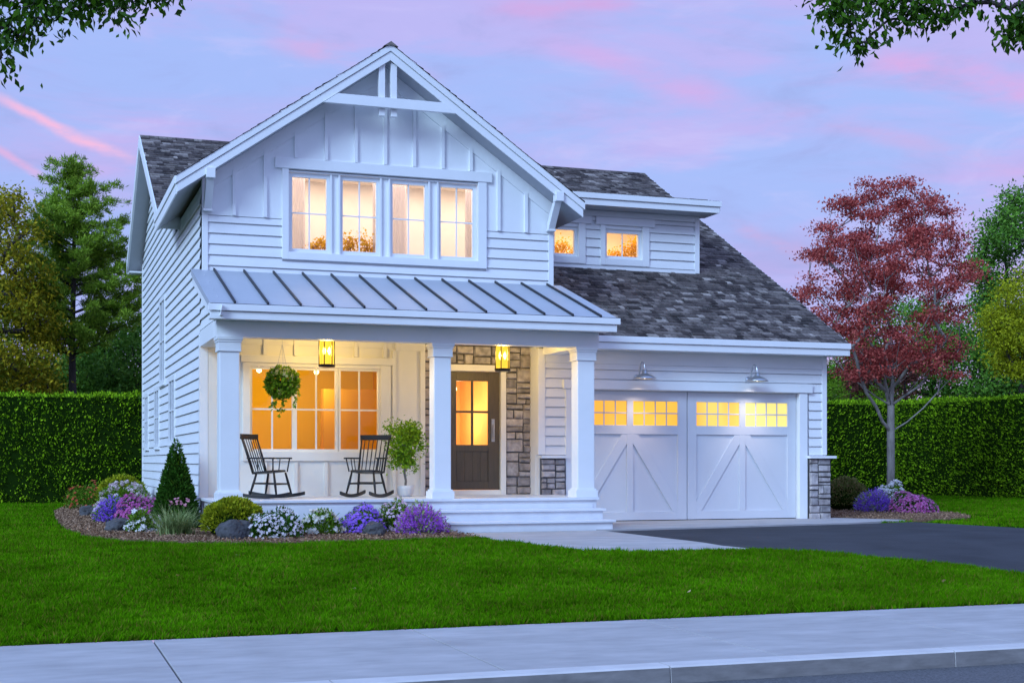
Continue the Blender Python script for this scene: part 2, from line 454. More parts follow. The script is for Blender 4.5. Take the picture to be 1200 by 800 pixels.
# ------------------------------------------------------------------ ground
def smooth01(t): t = np.clip(t, 0, 1); return t * t * (3 - 2 * t)
def ground_z(x, y):
    return -0.05 - 0.30 * (1 - smooth01((np.asarray(y, float) - 11.65) / (18 - 11.65)))
def sheet(name, xs, ys, zfun, m, kind='structure', label=None):
    X, Y = np.meshgrid(xs, ys); Z = zfun(X, Y)
    V = np.stack([X, Y, Z], -1).reshape(-1, 3); nx = len(xs)
    F = [(j * nx + i, j * nx + i + 1, (j + 1) * nx + i + 1, (j + 1) * nx + i) for j in range(len(ys) - 1) for i in range(nx - 1)]
    o = arr(name, V, F, m, smooth=True); tag(o, label, kind=kind); return o
xs = np.concatenate([[-900, -300, -100, -40], np.arange(-20, 41, 2.0), [60, 120, 320, 900]])
ys = np.concatenate([[11.66], np.arange(12, 18.6, 0.4), [20, 24, 30, 40, 60, 100, 300, 1200]])
sheet('lawn', xs, ys, ground_z, M_SOIL)
# street, curb and sidewalk
o = MB().quad((-900, -60, -0.475), (900, -60, -0.475), (900, 8.93, -0.475), (-900, 8.93, -0.475)).build('street', M_STREET); tag(o, kind='structure')
o = MB().quad((-900, -900, -0.50), (900, -900, -0.50), (900, 11.7, -0.50), (-900, 11.7, -0.50)).build('ground', M_SOIL); tag(o, kind='structure')
mb = MB()
for k in range(-12, 26):
    x = 0.955 + 2.2 * k
    mb.box(x + 0.007, x + 2.2 - 0.007, 9.145, 11.655, -0.49, -0.35)
o = mb.build('sidewalk', M_CONC, bevel=0.006); tag(o, kind='structure')
mb = MB()
for k in range(-10, 18):
    x = 6.78 + 2.44 * k - 2.44 * 2
    mb.prism([(8.935, -0.49), (9.135, -0.49), (9.135, -0.350), (8.96, -0.350), (8.945, -0.362)], 'x', x + 0.006, x + 2.434)
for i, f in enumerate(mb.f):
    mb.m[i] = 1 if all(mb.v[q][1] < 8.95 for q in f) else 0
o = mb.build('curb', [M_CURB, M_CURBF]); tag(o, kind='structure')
# driveway, apron, walkway, mulch beds
def flat(name, pts, dz, m, thick=0.0, kind='structure', sub=0.5):
    """a polygon laid on the lawn, cut fine enough to follow it"""
    import bmesh
    bm = bmesh.new()
    f = bm.faces.new([bm.verts.new((x, y, 0)) for x, y in pts])
    y0, y1 = min(p[1] for p in pts), max(p[1] for p in pts)
    y = math.ceil(y0 / sub) * sub
    while y < min(y1, 18.5):
        g = bm.verts[:] + bm.edges[:] + bm.faces[:]
        bmesh.ops.bisect_plane(bm, geom=g, plane_co=(0, y, 0), plane_no=(0, 1, 0)); y += sub
    bmesh.ops.triangulate(bm, faces=bm.faces[:])
    for v in bm.verts: v.co.z = float(ground_z(v.co.x, v.co.y)) + dz
    if thick:
        r_ = bmesh.ops.extrude_face_region(bm, geom=bm.faces[:])
        for e in r_['geom']:
            if isinstance(e, bmesh.types.BMVert): e.co.z -= thick
    bmesh.ops.recalc_face_normals(bm, faces=bm.faces[:])
    me = bpy.data.meshes.new(name); bm.to_mesh(me); bm.free()
    me.materials.append(m); o = bpy.data.objects.new(name, me); COL.objects.link(o)
    return tag(o, kind=kind)
def curve_pts(P, n=8):
    out_ = []
    for i in range(len(P) - 1):
        p0, p1, p2, p3 = P[max(i - 1, 0)], P[i], P[i + 1], P[min(i + 2, len(P) - 1)]
        for k in range(n):
            t = k / n
            out_.append(tuple(0.5 * ((2 * b) + (c_ - a) * t + (2 * a - 5 * b + 4 * c_ - d) * t * t + (3 * b - a - 3 * c_ + d) * t ** 3) for a, b, c_, d in zip(p0, p1, p2, p3)))
    return out_ + [P[-1]]
drive_edge = curve_pts([(9.25, 16.6), (10.0, 16.06), (10.58, 15.38), (11.1, 14.66), (11.48, 13.86), (12.4, 13.1), (15.0, 12.6), (20, 12.4), (30, 12.3)], 5)
DRIVE = [(8.95, 21.02), (8.97, 18.5), (9.05, 17.0)] + drive_edge + [(30, 17.0), (22, 17.4), (17.6, 18.2), (16.3, 19.4), (16.15, 20.6), (16.05, 21.5), (15.95, 22.3), (14.9, 22.0), (14.3, 21.9)]
DRIVE = [p for p in DRIVE]
flat('driveway', DRIVE, 0.008, M_ASPH)
APRON = [(9.26, 21.0), (14.4, 21.9), (15.95, 22.55), (15.98, 22.75), (15.2, 23.9), (8.9, 23.9), (8.9, 21.0)]
flat('garage_apron', APRON, 0.035, M_CONC, thick=0.06)
WALK = [(6.44, 21.08), (6.44, 19.7), (6.45, 18.78)] + curve_pts([(6.64, 17.54), (7.02, 16.94), (7.77, 16.67), (8.5, 16.55), (9.27, 16.55)], 5) + [(9.04, 17.0), (8.96, 18.5), (8.94, 20.98), (9.26, 21.0), (9.26, 21.08)]
flat('walkway', WALK, 0.022, M_CONC, thick=0.05)
BED = curve_pts([(0.95, 37.0), (0.55, 33.12), (0.5, 28.0), (0.62, 24.2), (0.86, 21.7), (1.32, 20.42), (1.9, 19.92), (2.54, 19.5), (3.32, 19.25), (4.2, 19.33), (5.11, 19.46), (5.94, 19.62), (6.43, 19.76)], 6) + [(6.43, 21.9), (2.76, 21.9), (2.76, 36.8), (1.9, 37.6)]
RBED = curve_pts([(15.0, 24.3), (15.98, 22.78), (16.33, 22.40), (17.3, 22.75), (18.2, 23.5), (19.2, 25.2), (19.75, 27.0), (21.5, 29.5), (23.6, 32.0)], 5) + [(22.0, 34), (17, 33), (15.0, 30)]
flat('mulch_bed', BED, 0.03, M_MULCH, thick=0.06)
flat('mulch_bed', RBED, 0.03, M_MULCH, thick=0.06)
def inside(P, poly):
    x, y = P[:, 0], P[:, 1]; r = np.zeros(len(P), bool); n = len(poly)
    for i in range(n):
        x1, y1 = poly[i][:2]; x2, y2 = poly[(i + 1) % n][:2]
        if y1 == y2: continue
        c_ = ((y1 > y) != (y2 > y)) & (x < (x2 - x1) * (y - y1) / (y2 - y1) + x1)
        r ^= c_
    return r
# bark chips lying on the beds
def chips(poly, n, name):
    a = np.array(poly); P = rng.uniform(a.min(0), a.max(0), (n, 2)); P = P[inside(P, poly)]
    P3 = np.column_stack([P, ground_z(P[:, 0], P[:, 1]) + 0.034 + rng.uniform(0, 0.02, len(P))])
    V, F = leaf_mesh(P3, rng.uniform(0.02, 0.055, len(P)), 0.5, np.column_stack([rng.normal(size=(len(P), 2)), np.full(len(P), 0.25)]), 0.35)
    tag(arr(name, V, F, M_CHIP), kind='stuff')
chips(BED, 60000, 'bark_chips'); chips(RBED, 22000, 'bark_chips')
# ------------------------------------------------------------------ grass
def blades(C, per, h, name, sp):
    """tufts at C (n,2), each a spray of blades leaning outwards"""
    k = len(C); P = np.repeat(C, per, 0); n = len(P)
    off = rng.normal(size=(n, 2)) * sp
    size = np.repeat(rng.uniform(0.40, 1.40, k), per)
    dirn = np.repeat(rng.normal(size=(k, 2)) * 0.22, per, 0)
    P = P + off
    for poly in (DRIVE, APRON, WALK, BED, RBED): keep = ~inside(P, poly); P, off, size, dirn = P[keep], off[keep], size[keep], dirn[keep]
    keep = (P[:, 1] > 11.66) & ~((P[:, 0] > 6.2) & (P[:, 0] < 9.4) & (P[:, 1] > 20.8) & (P[:, 1] < 22)); P, off, size, dirn = P[keep], off[keep], size[keep], dirn[keep]
    n = len(P)
    hh = h * size * rng.uniform(0.6, 1.25, n); lean = off / sp * 0.30 + dirn + rng.normal(size=(n, 2)) * 0.2
    a = rng.uniform(0, 2 * math.pi, n)
    w = 0.004 + 0.003 * rng.random(n) + 0.00022 * np.linalg.norm(P, axis=1)
    base = np.column_stack([P, ground_z(P[:, 0], P[:, 1]) - 0.004])
    dx = np.column_stack([np.cos(a) * w, np.sin(a) * w, np.zeros(n)])
    tip = base + np.column_stack([lean * hh[:, None], hh])
    V = np.stack([base - dx, base + dx, tip], 1).reshape(-1, 3)
    tag(arr(name, V, np.arange(3 * n).reshape(n, 3), M_BLADE), kind='stuff')
def lawn_pts(n, x0, x1, y0, y1):
    P = rng.uniform((x0, y0), (x1, y1), (n, 2))
    cy, sy = math.cos(YAW), math.sin(YAW)
    r_ = P[:, 0] * cy - P[:, 1] * sy; d = P[:, 0] * sy + P[:, 1] * cy
    k = (np.abs(r_ / d) < 0.41) | ((np.abs(r_ / d) < 0.75) & (rng.random(n) < 0.55))
    P = P[k]
    for poly in (DRIVE, APRON, WALK, BED, RBED): P = P[~inside(P, poly)]
    P = P[~((P[:, 0] > 6.0) & (P[:, 0] < 9.5) & (P[:, 1] > 20.7) & (P[:, 1] < 22))]
    return P[~((P[:, 0] > 2.7) & (P[:, 0] < 15.2) & (P[:, 1] > 21.6))]
blades(lawn_pts(23000, -7, 15, 11.68, 16.5), 40, 0.050, 'grass', 0.034)
blades(lawn_pts(22000, -11, 14, 16.5, 24), 32, 0.052, 'grass', 0.042)
blades(lawn_pts(13000, -17, 3, 24, 41), 20, 0.05, 'grass', 0.05)
blades(lawn_pts(20000, 11, 33, 12, 42), 20, 0.05, 'grass', 0.05)
# a few fallen leaves on the lawn
P = np.array([(3.2, 14.2), (5.0, 13.9), (5.9, 15.2), (7.3, 14.6), (8.8, 15.6), (9.6, 14.5), (4.1, 15.6), (6.6, 13.2), (8.2, 13.0), (2.4, 17.2), (9.9, 13.3), (1.5, 15.4)])
P3 = np.column_stack([P, ground_z(P[:, 0], P[:, 1]) + 0.03])
V, F = leaf_mesh(P3, 0.06, 0.6, np.array([[1, 0.3, 0.05]] * len(P)), 0.5)
tag(arr('fallen_leaves', V, F, island('dry_leaf', [(0.35, 0.16, 0.05), (0.5, 0.35, 0.2), (0.3, 0.1, 0.05)], 0.8)), kind='stuff')

# ------------------------------------------------------------------ the house
HX, HY0 = 6.0, 24.0
OFF = (HX, HY0, 0.0)
XL, XR, W = 2.78, 9.22, 24.0          # left and right ends, plane of the gable front
GY, GX0, GX1 = 23.8, 8.87, 14.96      # garage front
BACK = 36.8
house = thing('house', 'white two-storey farmhouse with a covered porch, front gable and attached garage', 'house', OFF)
def part(mb, name, m, parent=None, **kw):
    return mb.build(name, m, parent or house, off=OFF, **kw)
def main_z(y): return 3.42 + 0.546 * (y - 23.3)       # top of the big shingled roof, front slope
RY = 32.84; RZ = main_z(RY)
def rear_z(y): return RZ - 0.546 * (y - RY)
def gab_z(x): return 8.43 - 0.697 * abs(x - 5.97)     # top of the front gable's roof
def lap(mb, axis, plane, z0, z1, span, step=0.185, holes=(), lip=0.042, slot=0.016):
    """overlapping boards; span(z) gives the ends at a height, holes are (a, b, z0, z1)"""
    z = z0
    while z < z1 - 0.02:
        zt = min(z + step, z1)
        cuts = sorted({z, zt} | {h for ho in holes for h in ho[2:4] if z < h < zt})
        for ca, cb in zip(cuts[:-1], cuts[1:]):
            zm = (ca + cb) / 2
            segs = [span(zm)]
            for ho in holes:
                if ho[2] < zm < ho[3]:
                    ns = []
                    for a, b in segs:
                        if ho[1] <= a or ho[0] >= b: ns.append((a, b)); continue
                        if ho[0] > a: ns.append((a, ho[0]))
                        if ho[1] < b: ns.append((ho[1], b))
                    segs = ns
            if ca == z: ca += slot
            def o(zz): return lip + (0.010 - lip) * (zz - z) / step
            for a, b in segs:
                if b - a < 0.01: continue
                oa, ob = plane - o(ca), plane - o(cb)
                low = plane + 0.002 if ca == z + slot else None
                if axis == 'x':
                    mb.quad((a, oa, ca), (b, oa, ca), (b, ob, cb), (a, ob, cb))
                    if low is not None: mb.quad((a, low, ca), (b, low, ca), (b, oa, ca), (a, oa, ca))
                else:
                    mb.quad((oa, b, ca), (oa, a, ca), (ob, a, cb), (ob, b, cb))
                    if low is not None: mb.quad((low, b, ca), (low, a, ca), (oa, a, ca), (oa, b, ca))
        z = zt
    return mb
def wall_cells(mb, x0, x1, z0, z1, y0, y1, holes):
    gx = sorted({x0, x1} | {h for ho in holes for h in ho[:2] if x0 < h < x1}); gz = sorted({z0, z1} | {h for ho in holes for h in ho[2:] if z0 < h < z1})
    for a, b in zip(gx[:-1], gx[1:]):
        for c_, d in zip(gz[:-1], gz[1:]):
            if any(ho[0] <= (a + b) / 2 <= ho[1] and ho[2] <= (c_ + d) / 2 <= ho[3] for ho in holes): continue
            mb.box(a, b, y0, y1, c_, d)
    return mb
def room(name, x0, x1, y0, y1, z0, z1, mats):
    mb = MB()
    mb.k = 0; mb.quad((x0, y1, z0), (x1, y1, z0), (x1, y1, z1), (x0, y1, z1))
    mb.k = 1; mb.quad((x0, y0, z0), (x0, y1, z0), (x0, y1, z1), (x0, y0, z1)); mb.quad((x1, y0, z0), (x1, y0, z1), (x1, y1, z1), (x1, y1, z0))
    mb.k = 2; mb.quad((x0, y0, z1), (x0, y1, z1), (x1, y1, z1), (x1, y0, z1))
    mb.k = 3; mb.quad((x0, y0, z0), (x1, y0, z0), (x1, y1, z0), (x0, y1, z0))
    return part(mb, name, mats)

# --- upper front: lapped boards below, board and batten above
UW = (4.20, 7.86, 4.72, 6.20)         # opening of the four upstairs sashes
mb = MB(); wall_cells(mb, XL, XR, 4.0, 5.36, W + 0.003, W + 0.12, [UW]); lap(mb, 'x', W, 4.28, 5.33, lambda z: (XL + 0.1, XR - 0.1), 0.185, [(4.16, 7.9, 4.6, 6.3)])
part(mb, 'clapboard_wall', M_SIDING)
mb = MB()
zt = lambda x: gab_z(x) - 0.27
mb.prism([(XL, 5.34), (UW[0], 5.34), (UW[0], UW[3]), (UW[1], UW[3]), (UW[1], 5.34), (XR, 5.34), (XR, zt(XR)), (5.97, zt(5.97)), (XL, zt(XL))], 'y', W - 0.03, W + 0.12)
for k in range(11):
    x = 3.32 + 0.535 * k
    z0 = 5.34 if (x < 4.1 or x > 7.95) else 6.40
    z1 = zt(x) - 0.20
    if z1 > z0: mb.box(x - 0.028, x + 0.028, W - 0.076, W - 0.0295, z0 + 0.01, z1)
part(mb, 'board_and_batten_gable', M_PANEL)
mb = MB()                                              # frieze boards under the rakes
for s in (-1, 1):
    xe = XL if s < 0 else XR
    mb.prism([(xe, zt(xe)), (5.97, zt(5.97)), (5.97, zt(5.97) - 0.25), (xe, zt(xe) - 0.25)], 'y', W - 0.062, W - 0.031)
part(mb, 'frieze_board', M_PANEL)
for b in ((XL, XL + 0.1), (XR - 0.1, XR)): part(MB().box(b[0], b[1], W - 0.045, W + 0.1, 4.0, 5.335), 'corner_board', M_TRIM, bevel=0.005)

# --- left flank
SIDE = [(28.4, 29.42, 1.55, 2.76), (31.95, 32.95, 1.5, 2.72), (34.9, 35.8, 1.5, 2.70), (30.55, 31.6, 2.88, 4.62)]
def left_span(z):
    a = W if z < 5.7 else max(W, 23.3 + (z + 0.30 - 3.42) / 0.546)
    b = min(BACK, RY + (RZ - z - 0.30) / 0.546)
    return (a, b)
mb = MB()
lap(mb, 'y', XL, -0.05, 8.3, left_span, 0.185, [(a - 0.05, b + 0.05, c_ - 0.05, d + 0.05) for a, b, c_, d in SIDE])
mb.prism([(W + 0.01, -0.06), (BACK, -0.06), (BACK, 6.2), (RY, 8.38), (28.2, 5.85), (W + 0.01, 5.85)], 'x', XL + 0.004, XL + 0.13)
lap(mb, 'y', XL, 3.33, 4.36, lambda z: (W - (4.33 - z) / 0.3285, W), 0.185)
mb.prism([(21.9, 3.34), (W - 0.005, 3.34), (W - 0.005, 4.25), (22.1, 3.65)], 'x', XL + 0.004, XL + 0.10)
part(mb, 'clapboard_wall', M_SIDING)
for b in ((0.1, W - 0.004, W + 0.12, 0.44, 3.30), (0.06, BACK - 0.12, BACK + 0.03, -0.06, 6.2)): part(MB().box(XL - 0.04, XL + b[0], *b[1:]), 'corner_board', M_TRIM)
for a, b, c_, d in SIDE:
    mb = MB()
    for (p, q, r_, s_) in ((a - 0.09, a, c_ - 0.09, d + 0.1), (b, b + 0.09, c_ - 0.09, d + 0.1), (a, b, d, d + 0.1), (a, b, c_ - 0.09, c_)):
        mb.box(XL - 0.05, XL + 0.02, p, q, r_, s_)
    mb.box(XL - 0.045, XL - 0.012, (a + b) / 2 - 0.012, (a + b) / 2 + 0.012, c_, d); mb.box(XL - 0.0445, XL - 0.0125, a, b, (c_ + d) / 2 - 0.015, (c_ + d) / 2 + 0.015)
    w_ = part(mb, 'window', M_TRIM)
    part(MB().box(XL - 0.02, XL + 0.0, a, b, c_, d), 'pane', M_DARKG, w_)
    part(MB().box(XL - 0.075, XL + 0.02, a - 0.11, b + 0.11, c_ - 0.12, c_ - 0.092), 'sill', M_TRIM, w_)

# --- windows on the front
def front_window(x0, x1, z0, z1, y, fw, cols, rows, pane_mat, mun=0.022, recess=0.05, deep=0.12, fmat=M_TRIM, split=None):
    w_ = part(MB().ring(x0, x1, z0, z1, fw, y + recess - 0.02, y + deep), 'window', fmat)
    m = MB()
    for i in range(1, cols):
        x = x0 + (x1 - x0) * i / cols
        m.box(x - mun / 2, x + mun / 2, y + recess, y + recess + 0.02, z0, z1)
    for j in range(1, rows):
        z = z0 + (z1 - z0) * (split if split else j / rows)
        xe = [x0] + [x0 + (x1 - x0) * i / cols for i in range(1, cols)] + [x1]
        for i in range(cols):
            m.box(xe[i] + (mun / 2 if i else 0), xe[i + 1] - (mun / 2 if i < cols - 1 else 0), y + recess + 0.001, y + recess + 0.019, z - mun / 2, z + mun / 2)
    if m.v: part(m, 'muntin', fmat, w_)
    part(MB().box(x0, x1, y + recess + 0.024, y + recess + 0.03, z0, z1), 'pane', pane_mat, w_)
    return w_
for x0, x1 in ((4.34, 4.95), (5.24, 5.85), (6.15, 6.75), (7.05, 7.66)):
    front_window(x0, x1, 4.845, 6.10, W, 0.075, 2, 2, M_GLASS, split=0.5)
for x0, x1 in ((4.95 + 0.075, 5.24 - 0.075), (5.85 + 0.075, 6.15 - 0.075), (6.75 + 0.075, 7.05 - 0.075)):
    mb = MB(); mb.box(x0, x1, W + 0.02, W + 0.10, 4.77, 6.175); mb.box(x0 - 0.02, x0 + 0.012, W - 0.02, W + 0.0195, 4.77, 6.19); mb.box(x1 - 0.012, x1 + 0.02, W - 0.02, W + 0.0195, 4.77, 6.19)
    part(mb, 'window_mullion', M_PANEL)
mb = MB(); mb.box(4.02, 8.0, W - 0.085, W - 0.031, 6.22, 6.40)
mb.box(4.15, 4.265, W - 0.07, W + 0.03, 4.64, 6.218); mb.box(7.735, 7.90, W - 0.07, W + 0.03, 4.64, 6.218)
mb.box(4.266, 7.734, W - 0.07, W + 0.03, 4.64, 4.769); mb.box(4.266, 7.734, W - 0.03, W + 0.03, 6.175, 6.218)
part(mb, 'window_casing', M_TRIM, bevel=0.006)
room('bedroom_interior', 3.3, 8.9, W + 0.125, 25.35, 4.1, 6.30, [M_CREAM, M_CREAM, M_CREAM, M_CREAM])
lamp('bedroom_lamp', 'AREA', (0.1, 0.50, 6.27), 62, (1.0, 0.87, 0.72), parent=house, shape='RECTANGLE', size=5.2, size_y=0.66)

# --- roofs: a shingled skin over a slab greyed for eave shade
def shingles(mb, x0, x1, P, a0, a1, course=0.15, hole=None, axis='x', limit=None):
    """tabs of one slope. P(a) -> (horizontal, z) along the slope; a runs up the slope"""
    a = a0; row = 0
    while a < a1 - 0.03:
        b = min(a + course, a1)
        h0, z0 = P(a); h1, z1 = P(b + 0.02)
        lo, hi = limit((a + b) / 2) if limit else (x0, x1)
        x = lo - rng.uniform(0, 0.25)
        while x < hi:
            w = rng.choice([0.09, 0.14, 0.20, 0.28], p=[0.25, 0.35, 0.25, 0.15]) * rng.uniform(0.9, 1.1)
            xa, xb = max(x, lo), min(x + w, hi); x += w
            if xb - xa < 0.015: continue
            if hole and hole(xa, xb, h0): continue
            t = 0.012 + (0.014 if rng.random() < 0.45 else 0.0)
            c0 = -0.012 if rng.random() < 0.4 else 0.0
            if axis == 'x':
                q = [(xa, h0 + c0, z0 + t), (xb, h0 + c0, z0 + t), (xb, h1, z1 + 0.003), (xa, h1, z1 + 0.003), (xa, h0 + c0, z0 - 0.004), (xb, h0 + c0, z0 - 0.004)]
            else:
                q = [(h0, xa, z0 + t), (h0, xb, z0 + t), (h1, xb, z1 + 0.003), (h1, xa, z1 + 0.003), (h0, xa, z0 - 0.004), (h0, xb, z0 - 0.004)]
            i = len(mb.v); mb.v += q
            mb.f += [(i, i + 1, i + 2, i + 3), (i + 4, i + 5, i + 1, i)]; mb.m += [0, 0]
        a = b; row += 1
    return mb
SL = math.hypot(1, 0.546)
mb = MB()
front = lambda a: (23.3 + a / SL, 3.42 + 0.546 * a / SL)
amax = (RY - 23.3) * SL
DORM = (9.35, 13.36)
shingles(mb, 9.23, 15.18, front, 0.0, amax, hole=lambda xa, xb, h: xb > DORM[0] + 0.05 and xa < DORM[1] - 0.05 and 26.5 < h < 31.0)
shingles(mb, 2.40, 9.23, front, (28.0 - 23.3) * SL, amax)
skin = mb
ridge_cap = MB()
x = 2.4
while x < 15.18:
    ridge_cap.prism([(RY - 0.14, RZ - 0.058), (RY, RZ + 0.022), (RY + 0.14, RZ - 0.058), (RY, RZ - 0.03)], 'x', x, min(x + 0.22, 15.19)); x += 0.2
rf = part(skin, 'shingle_roof', M_SHINGLE)
mb = MB(); t = 0.24                                     # slabs below the shingles
def slabx(mb, x0, x1, ya, yb, zf, up=-0.006, th=t):
    mb.prism([(ya, zf(ya) + up), (yb, zf(yb) + up), (yb, zf(yb) - th), (ya, zf(ya) - th)], 'x', x0, x1)
slabx(mb, 13.35, 15.16, 23.31, RY, main_z); slabx(mb, 9.23, 13.35, 23.31, 26.45, main_z); slabx(mb, 9.23, 13.35, 31.2, RY, main_z)
slabx(mb, 2.42, 9.23, 28.0, RY, main_z); slabx(mb, 2.42, 15.16, RY + 0.001, 37.15, rear_z)
part(mb, 'roof_deck', M_SOFFIT, rf)
part(ridge_cap, 'ridge_cap', M_SHINGLE, rf)
mb = MB()
rs = lambda a: (RY + (amax - a) / SL, rear_z(RY + (amax - a) / SL))
shingles(mb, 2.40, 15.18, rs, amax - (37.2 - RY) * SL, amax, course=0.29)
part(mb, 'shingle_roof', M_SHINGLE)
def fascia(mb, x0, x1, y, ztop):
    mb.box(x0, x1, y - 0.035, y + 0.02, ztop - 0.115, ztop - 0.004); mb.box(x0 + 0.03, x1 - 0.03, y, y + 0.03, ztop - 0.245, ztop - 0.122)
mb = MB(); fascia(mb, 9.0, 15.2, 23.29, 3.425); mb.box(9.0, 15.12, 23.321, GY, 3.19, 3.22)
part(mb, 'fascia', M_TRIM, rf, bevel=0.004)
mb = MB()                                              # rakes of the big roof, left and right
for x0, x1 in ((2.375, 2.42), (15.16, 15.2)):
    mb.prism([(28.0, main_z(28.0) + 0.004), (RY, RZ + 0.004), (37.15, rear_z(37.15) + 0.004), (37.15, rear_z(37.15) - 0.26), (RY, RZ - 0.27), (28.0, main_z(28.0) - 0.26)] if x0 < 5 else
             [(23.3, main_z(23.3) - 0.002), (RY, RZ + 0.004), (37.15, rear_z(37.15) + 0.004), (37.15, rear_z(37.15) - 0.26), (RY, RZ - 0.27), (23.3, main_z(23.3) - 0.24)], 'x', x0, x1)
mb.box(2.38, 15.1, 37.151, 37.19, rear_z(37.15) - 0.28, rear_z(37.15)); mb.box(2.42, 2.9, 36.7, 37.15, rear_z(37.15) - 0.30, rear_z(37.15) - 0.262)
part(mb, 'rake_board', M_TRIM, rf)
# the front gable's roof
GS = math.hypot(1, 0.697)
gl = lambda a: (2.30 + a / GS, gab_z(2.30 + a / GS)); gr = lambda a: (9.64 - a / GS, gab_z(9.64 - a / GS))
ga = (5.97 - 2.30) * GS
def back_limit(h):
    z = gab_z(h); return (23.44, 23.3 + (z - 3.42) / 0.546 + 0.12)
mb = MB()
shingles(mb, 0, 0, gl, 0, ga, axis='y', limit=lambda a: back_limit(gl(a)[0])); shingles(mb, 0, 0, gr, 0, ga, axis='y', limit=lambda a: back_limit(gr(a)[0]))
gf = part(mb, 'shingle_roof', M_SHINGLE)
mb = MB()
for s in (-1, 1):
    xe = 2.32 if s < 0 else 9.62
    yb = 27.8 if s < 0 else 27.6
    mb.v, mb.f, mb.m = mb.v, mb.f, mb.m
    i = len(mb.v)
    top = [(xe, 23.5, gab_z(xe) - 0.008), (5.97, 23.5, 8.43 - 0.008), (5.97, 32.4, 8.43 - 0.008), (xe, yb, gab_z(xe) - 0.008)]
    bot = [(x, y, z - 0.26) for x, y, z in top]
    mb.v += top + bot
    for f in ((0, 1, 2, 3), (7, 6, 5, 4), (0, 4, 5, 1), (1, 5, 6, 2), (2, 6, 7, 3), (3, 7, 4, 0)): mb.f.append(tuple(i + q for q in f)); mb.m.append(0)
part(mb, 'roof_deck', M_SOFFIT, gf)
mb = MB()
for s in (-1, 1):
    xe = 2.29 if s < 0 else 9.65
    z = gab_z
    mb.prism([(xe, z(xe) + 0.0), (5.97, z(5.97) + 0.0), (5.97, z(5.97) - 0.125), (xe, z(xe) - 0.125)], 'y', 23.455, 23.499)
    xi = xe + 0.03 * (1 if s < 0 else -1)
    mb.prism([(xi, z(xi) - 0.134), (5.97, z(5.97) - 0.134), (5.97, z(5.97) - 0.285), (xi, z(xi) - 0.285)], 'y', 23.475, 23.4995)
part(mb, 'rake_board', M_TRIM, gf, bevel=0.004)
mb = MB(); mb.box(2.275, 2.319, 23.5, 27.6, gab_z(2.3) - 0.13, gab_z(2.3)); mb.box(2.295, 2.319, 23.5, 27.6, gab_z(2.3) - 0.30, gab_z(2.3) - 0.137)
mb.box(2.32, XL, 27.62, 27.66, 5.66, 5.90)
part(mb, 'fascia', M_TRIM, gf)
mb = MB()
y = 23.42
while y < 32.3:
    mb.prism([(5.97 - 0.13, 8.43 - 0.055), (5.97, 8.43 + 0.035), (5.97 + 0.13, 8.43 - 0.055), (5.97, 8.40)], 'y', y, y + 0.215); y += 0.2
part(mb, 'ridge_cap', M_SHINGLE, gf)
# king-post truss in the overhang, and the two struts
mb = MB()
xa = 5.97 - (8.43 - 0.30 - 7.30) / 0.697; xb = 5.97 + (8.43 - 0.30 - 7.30) / 0.697
xc = 5.97 - (8.43 - 0.30 - 7.475) / 0.697; xd = 5.97 + (8.43 - 0.30 - 7.475) / 0.697
mb.prism([(xa, 7.30), (xb, 7.30), (xd, 7.475), (xc, 7.475)], 'y', 23.44, 23.51)
mb.prism([(5.775, 7.17), (5.885, 7.17), (5.885, 8.10), (5.775, 8.03)], 'y', 23.52, 23.62); mb.prism([(5.99, 7.17), (6.10, 7.17), (6.10, 8.07), (5.99, 8.12)], 'y', 23.52, 23.62)
part(mb, 'gable_truss', M_TRIM, bevel=0.005)
for x in (2.80, 9.08):
    mb = MB(); mb.box(x - 0.01, x + 0.14, 23.425, 23.60, 5.87, 6.04)
    mb.prism([(23.52, 5.868), (23.66, 5.868), (23.93, 5.55), (23.93, 5.42), (23.86, 5.42)], 'x', x, x + 0.13); mb.box(x - 0.015, x + 0.145, 23.84, 23.955, 5.385, 5.418)
    part(mb, 'roof_bracket', M_TRIM, bevel=0.005)

# --- dormer beside the gable
DY, DX1 = 26.4, 13.47
D1, D2 = (9.75, 10.63, 5.40, 5.89), (11.36, 12.08, 5.40, 5.88)
mb = MB(); wall_cells(mb, 9.0, DX1, 4.95, 6.34, DY + 0.003, DY + 0.12, [(9.69, 10.70, 5.33, 5.96), (11.29, 12.15, 5.33, 5.95)])
lap(mb, 'x', DY, 5.17, 6.18, lambda z: (9.2, DX1 - 0.1), 0.185, [(9.5, 10.86, 5.2, 6.1), (11.22, 12.3, 5.2, 6.1)])
mb.prism([(DY + 0.12, 5.0), (31.3, 7.60), (31.3, 7.65), (DY + 0.12, 6.33)], 'x', DX1 - 0.12, DX1)
part(mb, 'clapboard_wall', M_SIDING)
part(MB().box(DX1 - 0.1, DX1 + 0.004, DY - 0.045, DY + 0.08, 5.07, 6.318), 'corner_board', M_TRIM)
part(MB().box(9.2, DX1 - 0.102, DY - 0.04, DY, 5.10, 5.168), 'skirt_board', M_TRIM)
part(MB().box(9.2, DX1 - 0.102, DY - 0.042, DY - 0.002, 6.20, 6.318), 'frieze_board', M_TRIM)
